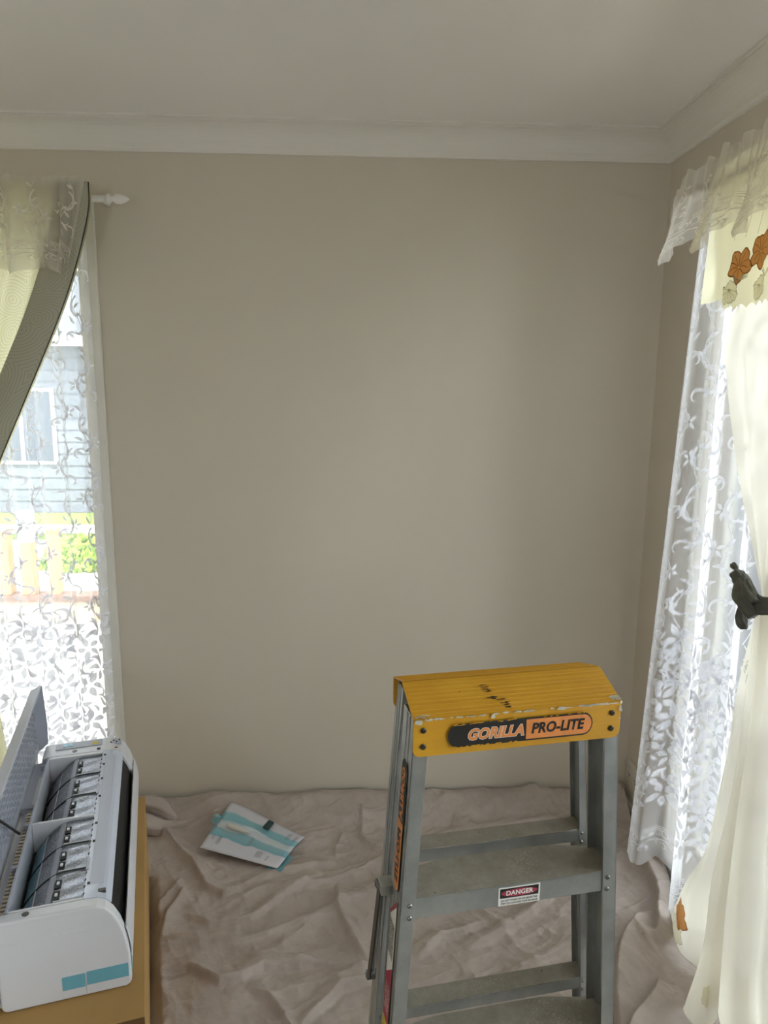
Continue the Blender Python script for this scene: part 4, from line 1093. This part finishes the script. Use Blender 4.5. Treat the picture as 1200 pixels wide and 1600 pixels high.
# top grille gap with gold fin edge and white sticker, behind the filter frame
MB().box(-.286, -.280, .012, AL - .01, .010, AT - .020).box(-.286, -AW, .012, AL - .01, .004, .012).build('top_grille_wall', M['abs'], AC, bevel=.002)
MB().box(-.280, LX0 - .008, yy0, .45, AT - .050, AT - .030).build('grille_floor', M['absg'], AC)
b = MB(); n = 60
for q in range(n): b.box(-.2570, -.2465, .035 + q * .0066, .0385 + q * .0066, AT - .030, AT - .012 + (q % 2) * .002)
tag(b.build('fin_edge', M['gold'], AC), kind='stuff')
MB().box(-.253, -.2435, .46, .60, AT - .014, AT - .012).build('white_sticker', M['white'], AC)
MB().box(-.280, LX0 - .007, .45, yy1, AT - .045, AT - .014).build('grille_floor', M['absg'], AC)
for yk in (.345, .18, .64): MB().box(-.254, LX0 - .006, yk, yk + .006, AT - .03, AT + .001).build('grille_rib', M['absg'], AC)
# hinged front panel standing up
PX = -.250; PH = .188
pn = empty('front_panel', (0, 0, 0)); pn.parent = AC; tag(pn, 'raised front panel showing its ribbed inside')
lean = .035
pf = lambda x, y, z: (PX + x - (z) * lean, y, AT + .004 + z)
MB().box(-.030, -.027, .002, AL, -.02, PH - .012, fn=pf).build('panel_skin', M['panelin'], pn, bevel=.002)
b = MB(); b.prism([(-.030, -.02), (-.027, -.02), (0, -.0), (.004, PH * .35), (.002, PH), (-.004, PH + .001), (-.030, PH - .012)], AL - .003, AL, 'y', fn=pf); b.build('panel_end', M['absg'], pn, bevel=.001)
b = MB(); b.prism([(-.030, PH - .014), (-.030, PH - .010), (-.002, PH + .001), (.001, PH - .003)], .002, AL - .003, 'y', fn=pf); b.build('panel_rim', M['absg'], pn, bevel=.001)
b = MB(); b.prism([(-.030, -.02), (-.027, -.02), (0, -.0), (.004, PH * .35), (.002, PH), (-.004, PH + .001), (-.030, PH - .012)], .002, .005, 'y', fn=pf); b.build('panel_end', M['absg'], pn, bevel=.001)
b = MB()
for q in range(44):
    for w in range(9): b.box(-.027, -.0245, .03 + q * .0165, .038 + q * .0165, .01 + w * .018 + (q % 2) * .006, .018 + w * .018 + (q % 2) * .006, fn=pf)
tag(b.build('panel_ribbing', M['panelin'], pn), kind='stuff')
MB().box(-.027, -.004, .52, .526, PH - .075, PH - .060, fn=pf).box(-.006, .006, .515, .535, PH - .066, PH - .062, fn=pf).build('panel_hook', M['absg'], pn, bevel=.0008)
MB().tube([pf(-.020, .17, .135), pf(-.008, .31, .0)], .0032, 8).build('support_arm', M['darkbar'], pn)

# ------------------------------------------------------------------ leaflet, clear bag and small pack on the cloth
A_, B_, C_, D_ = map(np.array, ((-.450, 2.422), (-.169, 2.243), (-.247, 2.082), (-.514, 2.182)))   # far left, right, near right, near left
def bil(u, v): return (A_ * (1 - u) + B_ * u) * (1 - v) + (D_ * (1 - u) + C_ * u) * v
def zpap(u, v):
    z0 = .046 + .012 * (1 - v) * (1 - u) - .004 * u
    return z0 + .006 * math.sin(u * 4 + 1) * (1 - v) + .005 * math.sin(v * 5) * u
def under(u, v): p = bil(u, v); return zc(float(p[0]), float(p[1]))
base = max(under(i / 8, j / 8) - zpap(i / 8, j / 8) for i in range(9) for j in range(9)) + .002
S_p = lambda u, v, e=0: (*bil(u, v), zpap(u, v) + base + e)
b = MB(); b.grid(S_p, 20, 16); nu, nv = 20, 16
pp = b.build('instruction_leaflet', M['paper'], smooth=True, recalc=False, uv=[(i / nu, 1 - j / nv) for j in range(nv + 1) for i in range(nu + 1)], solid=.0006)
tag(pp, 'white and teal printed leaflet lying on the drop cloth', 'leaflet')
b = MB(); random.seed(3)
for (u0, v0, L_, rws) in ((.06, .80, .10, 2), (.14, .86, .17, 3), (.50, .72, .20, 3), (.66, .88, .14, 5), (.80, .90, .12, 2), (.84, .30, .22, 3), (.93, .28, .20, 2)):
    for q in range(rws):
        for w in range(8):
            v1 = v0 - L_ * w / 8; v2 = v1 - L_ / 8 * g_(.5, .9); uu = u0 + q * .016
            b.add([S_p(uu, v1, .0009), S_p(uu + .007, v1, .0009), S_p(uu + .007, v2, .0009), S_p(uu, v2, .0009)], [(0, 1, 2, 3)])
tag(b.build('printed_lines', M['textgrey'], pp, recalc=False), kind='stuff')
bag = tag(empty('plastic_bag', (0, 0, 0)), 'clear plastic bag with teal ends lying on the leaflet', 'plastic bag')
def S_b(u, v):
    uu, vv = -.07 + 1.12 * u, .34 + .30 * v * (.55 + .45 * min(1, u * 3)) + .03 * math.sin(u * 5) + .10 * u; p = bil(uu, vv)
    z = max(zpap(min(max(uu, 0), 1), min(vv, 1)) + base + .0025, zc(float(p[0]), float(p[1])) + .003)
    return (p[0], p[1], z + .006 * math.sin(PI * v) * (.5 + .5 * math.sin(u * 17)) + .0022 * math.sin(u * 40 + v * 13))
b = MB(); b.grid(lambda u, v: S_b(.09 + .83 * u, v), 60, 26); b.build('clear_sleeve', M['bag'], bag, smooth=True, recalc=False)
def S_b2(a, c_): return lambda u, v: S_b(a + (c_ - a) * u, v)
b = MB(); b.grid(S_b2(0, .09), 8, 20); b.build('teal_end', M['bagt'], bag, smooth=True, recalc=False)
def S_b3(u, v):
    uu, vv = .86 + .20 * u, .58 + .44 * v; p = bil(uu, vv); return (p[0], p[1], max(zpap(1, min(vv, 1)) * 1 + base - .006, zc(float(p[0]), float(p[1])) + .002) + .004 * math.sin(u * 9) * math.sin(v * 3))
b = MB(); b.grid(S_b3, 10, 12); b.build('teal_end', M['bagt'], bag, smooth=True, recalc=False)
def frame_at(u, v):
    p = Vector(S_p(u, v, .009)); ax = (Vector(S_p(u + .05, v, .009)) - p).normalized(); ay = (Vector(S_p(u, v - .05, .009)) - p).normalized(); return p, ax, ay
p, ax, ay = frame_at(.60, .22)
b = MB(); b.box(-.012, .012, -.020, .026, 0, .009, fn=lambda x, y, z: tuple(p + ax * x + ay * y + Vector((0, 0, z)))); bt = b.build('battery_pack', M['battery'], bevel=.003)
tag(bt, 'small dark green pack lying in the bag on the leaflet', 'battery pack')
p2, ax2, ay2 = frame_at(.30, .52)
b = MB(); b.tube([p2 + ax2 * x + Vector((0, 0, .004)) for x in (-.045, -.03, 0, .03, .05)], [.004, .008, .009, .007, .002], 8); tag(b.build('white_sachet', M['white'], smooth=True), 'slim white sachet inside the clear bag on the leaflet', 'sachet')

# ------------------------------------------------------------------ outside the left window
struct(MB().box(-14, 12, YB + .14, 5.0, -.30, -.12).build('patio_ground', M['concrete']))
struct(MB().box(-30, 25, 5.1, 40, -.95, -.75).build('driveway_ground', M['concrete']))
struct(MB().box(XR + .14, 12, -8, YB + .14, -.30, -.12).build('side_ground', M['paving']))
struct(MB().box(-14, XR + .14, -9, YF - .14, -.30, -.12).build('rear_ground', M['paving']))
g = tag(empty('retaining_wall', (0, 5.05, 0)), 'low tan garden wall with brown capping outside the left window', 'garden wall')
MB().box(-9, 3, -.05, .05, -.75, .04).build('wall_body', M['tan'], g); MB().box(-9, 3, -.07, .07, .04, .085).build('capping', M['rail'], g, bevel=.005)
for k, (x_, h_, wd, lab_) in enumerate(((-2.52, .45, .09, 'broad orange timber post on the garden wall, leftmost of three'), (-2.31, .60, .045, 'orange timber post with white cap on the garden wall'), (-2.13, .46, .035, 'slim orange timber post on the garden wall, right of the capped one'))):
    t_ = tag(empty('timber_post', (x_, 5.05, .085)), lab_, 'post')
    MB().box(-wd, wd, -.045, .045, 0, h_ - (.22 if k == 1 else 0)).build('post_shaft', M['timber'], t_, bevel=.006)
    if k == 1: MB().box(-wd, wd, -.045, .045, h_ - .22, h_).build('post_cap', M['rod'], t_, bevel=.006)
    else: MB().box(-wd - .01, wd + .01, -.055, .055, h_, h_ + .02).build('post_cap', M['timber'], t_, bevel=.004)
def shrub(name, loc, rx_, ry_, rz_, n, label, mat):
    rs = np.random.RandomState(int(abs(loc[0] * 100)) % 1000); b = MB()
    for i in range(n):
        d = rs.normal(size=3); d /= np.linalg.norm(d); d[2] = abs(d[2]); q = rs.uniform(.55, 1); c0 = Vector((d[0] * rx_ * q, d[1] * ry_ * q, d[2] * rz_ * q))
        a = Vector(rs.normal(size=3)).normalized() * .06; e = a.orthogonal().normalized() * .03
        b.add([c0 - a, c0 + e, c0 + a, c0 - e], [(0, 1, 2, 3)])
    o2 = b.build('foliage', mat, recalc=False); root_ = tag(empty(name, loc), label, 'shrub'); o2.parent = root_; tag(o2, kind='stuff')
    MB().tube([(0, 0, -.02), (0, 0, rz_ * .6)], [.04, .02], 6).build('stem', M['rail'], root_)
shrub('garden_shrub', (-3.45, 9.0, -.75), .55, .35, .42, 1500, 'lime green garden shrub beyond the garden wall, seen through left lace', M['leaf'])
shrub('garden_shrub', (-5.3, 9.4, -.75), .6, .4, .35, 1200, 'lime green garden shrub left of the larger one beyond the wall', M['leaf'])
struct(MB().box(-12, 4, 10.6, 12.0, -.75, -.60).build('lawn_strip', M['lawn']))
fe = tag(empty('picket_rail', (0, 10.5, -.75)), 'white low rail along the lawn in front of the grey house', 'rail')
MB().box(-12, 4, -.04, .04, .13, .24).build('rail_board', M['rod'], fe)
for q in range(9): MB().box(-12 + q * 2 - .04 + .05, -12 + q * 2 + .09, -.035, .035, 0, .13).build('post', M['rod'], fe)
hs = tag(empty('neighbour_house', (0, 12.2, -.75)), 'grey clad neighbouring house seen through the left lace curtain', 'house')
MB().box(-14, 3, 0, .2, 0, 2.9).build('wall', M['brickw'], hs)
for q in range(14): MB().box(-14, 3, -.02, 0, .12 + q * .2, .29 + q * .2).build('cladding_board', M['brickw'], hs, bevel=.008)
MB().prism([(-.5, 2.9), (-.5, 3.0), (2.5, 4.4), (2.5, 2.9)], -14.5, 3.5, 'x').build('roof', M['roof'], hs)
MB().box(-14.5, 3.5, -.56, -.5, 2.86, 3.02).build('gutter', M['rod'], hs)
for x_ in (-7.6, -5.5, -3.4):
    wn = MB().box(x_ - .55, x_ + .55, -.06, -.02, .95, 2.2).build('window_frame', M['rod'], hs)
    for s_ in (-1, 1): MB().box(x_ + s_ * .265 - .23, x_ + s_ * .265 + .23, -.075, -.06, 1.0, 2.15).build('pane', M['wglass'], wn)
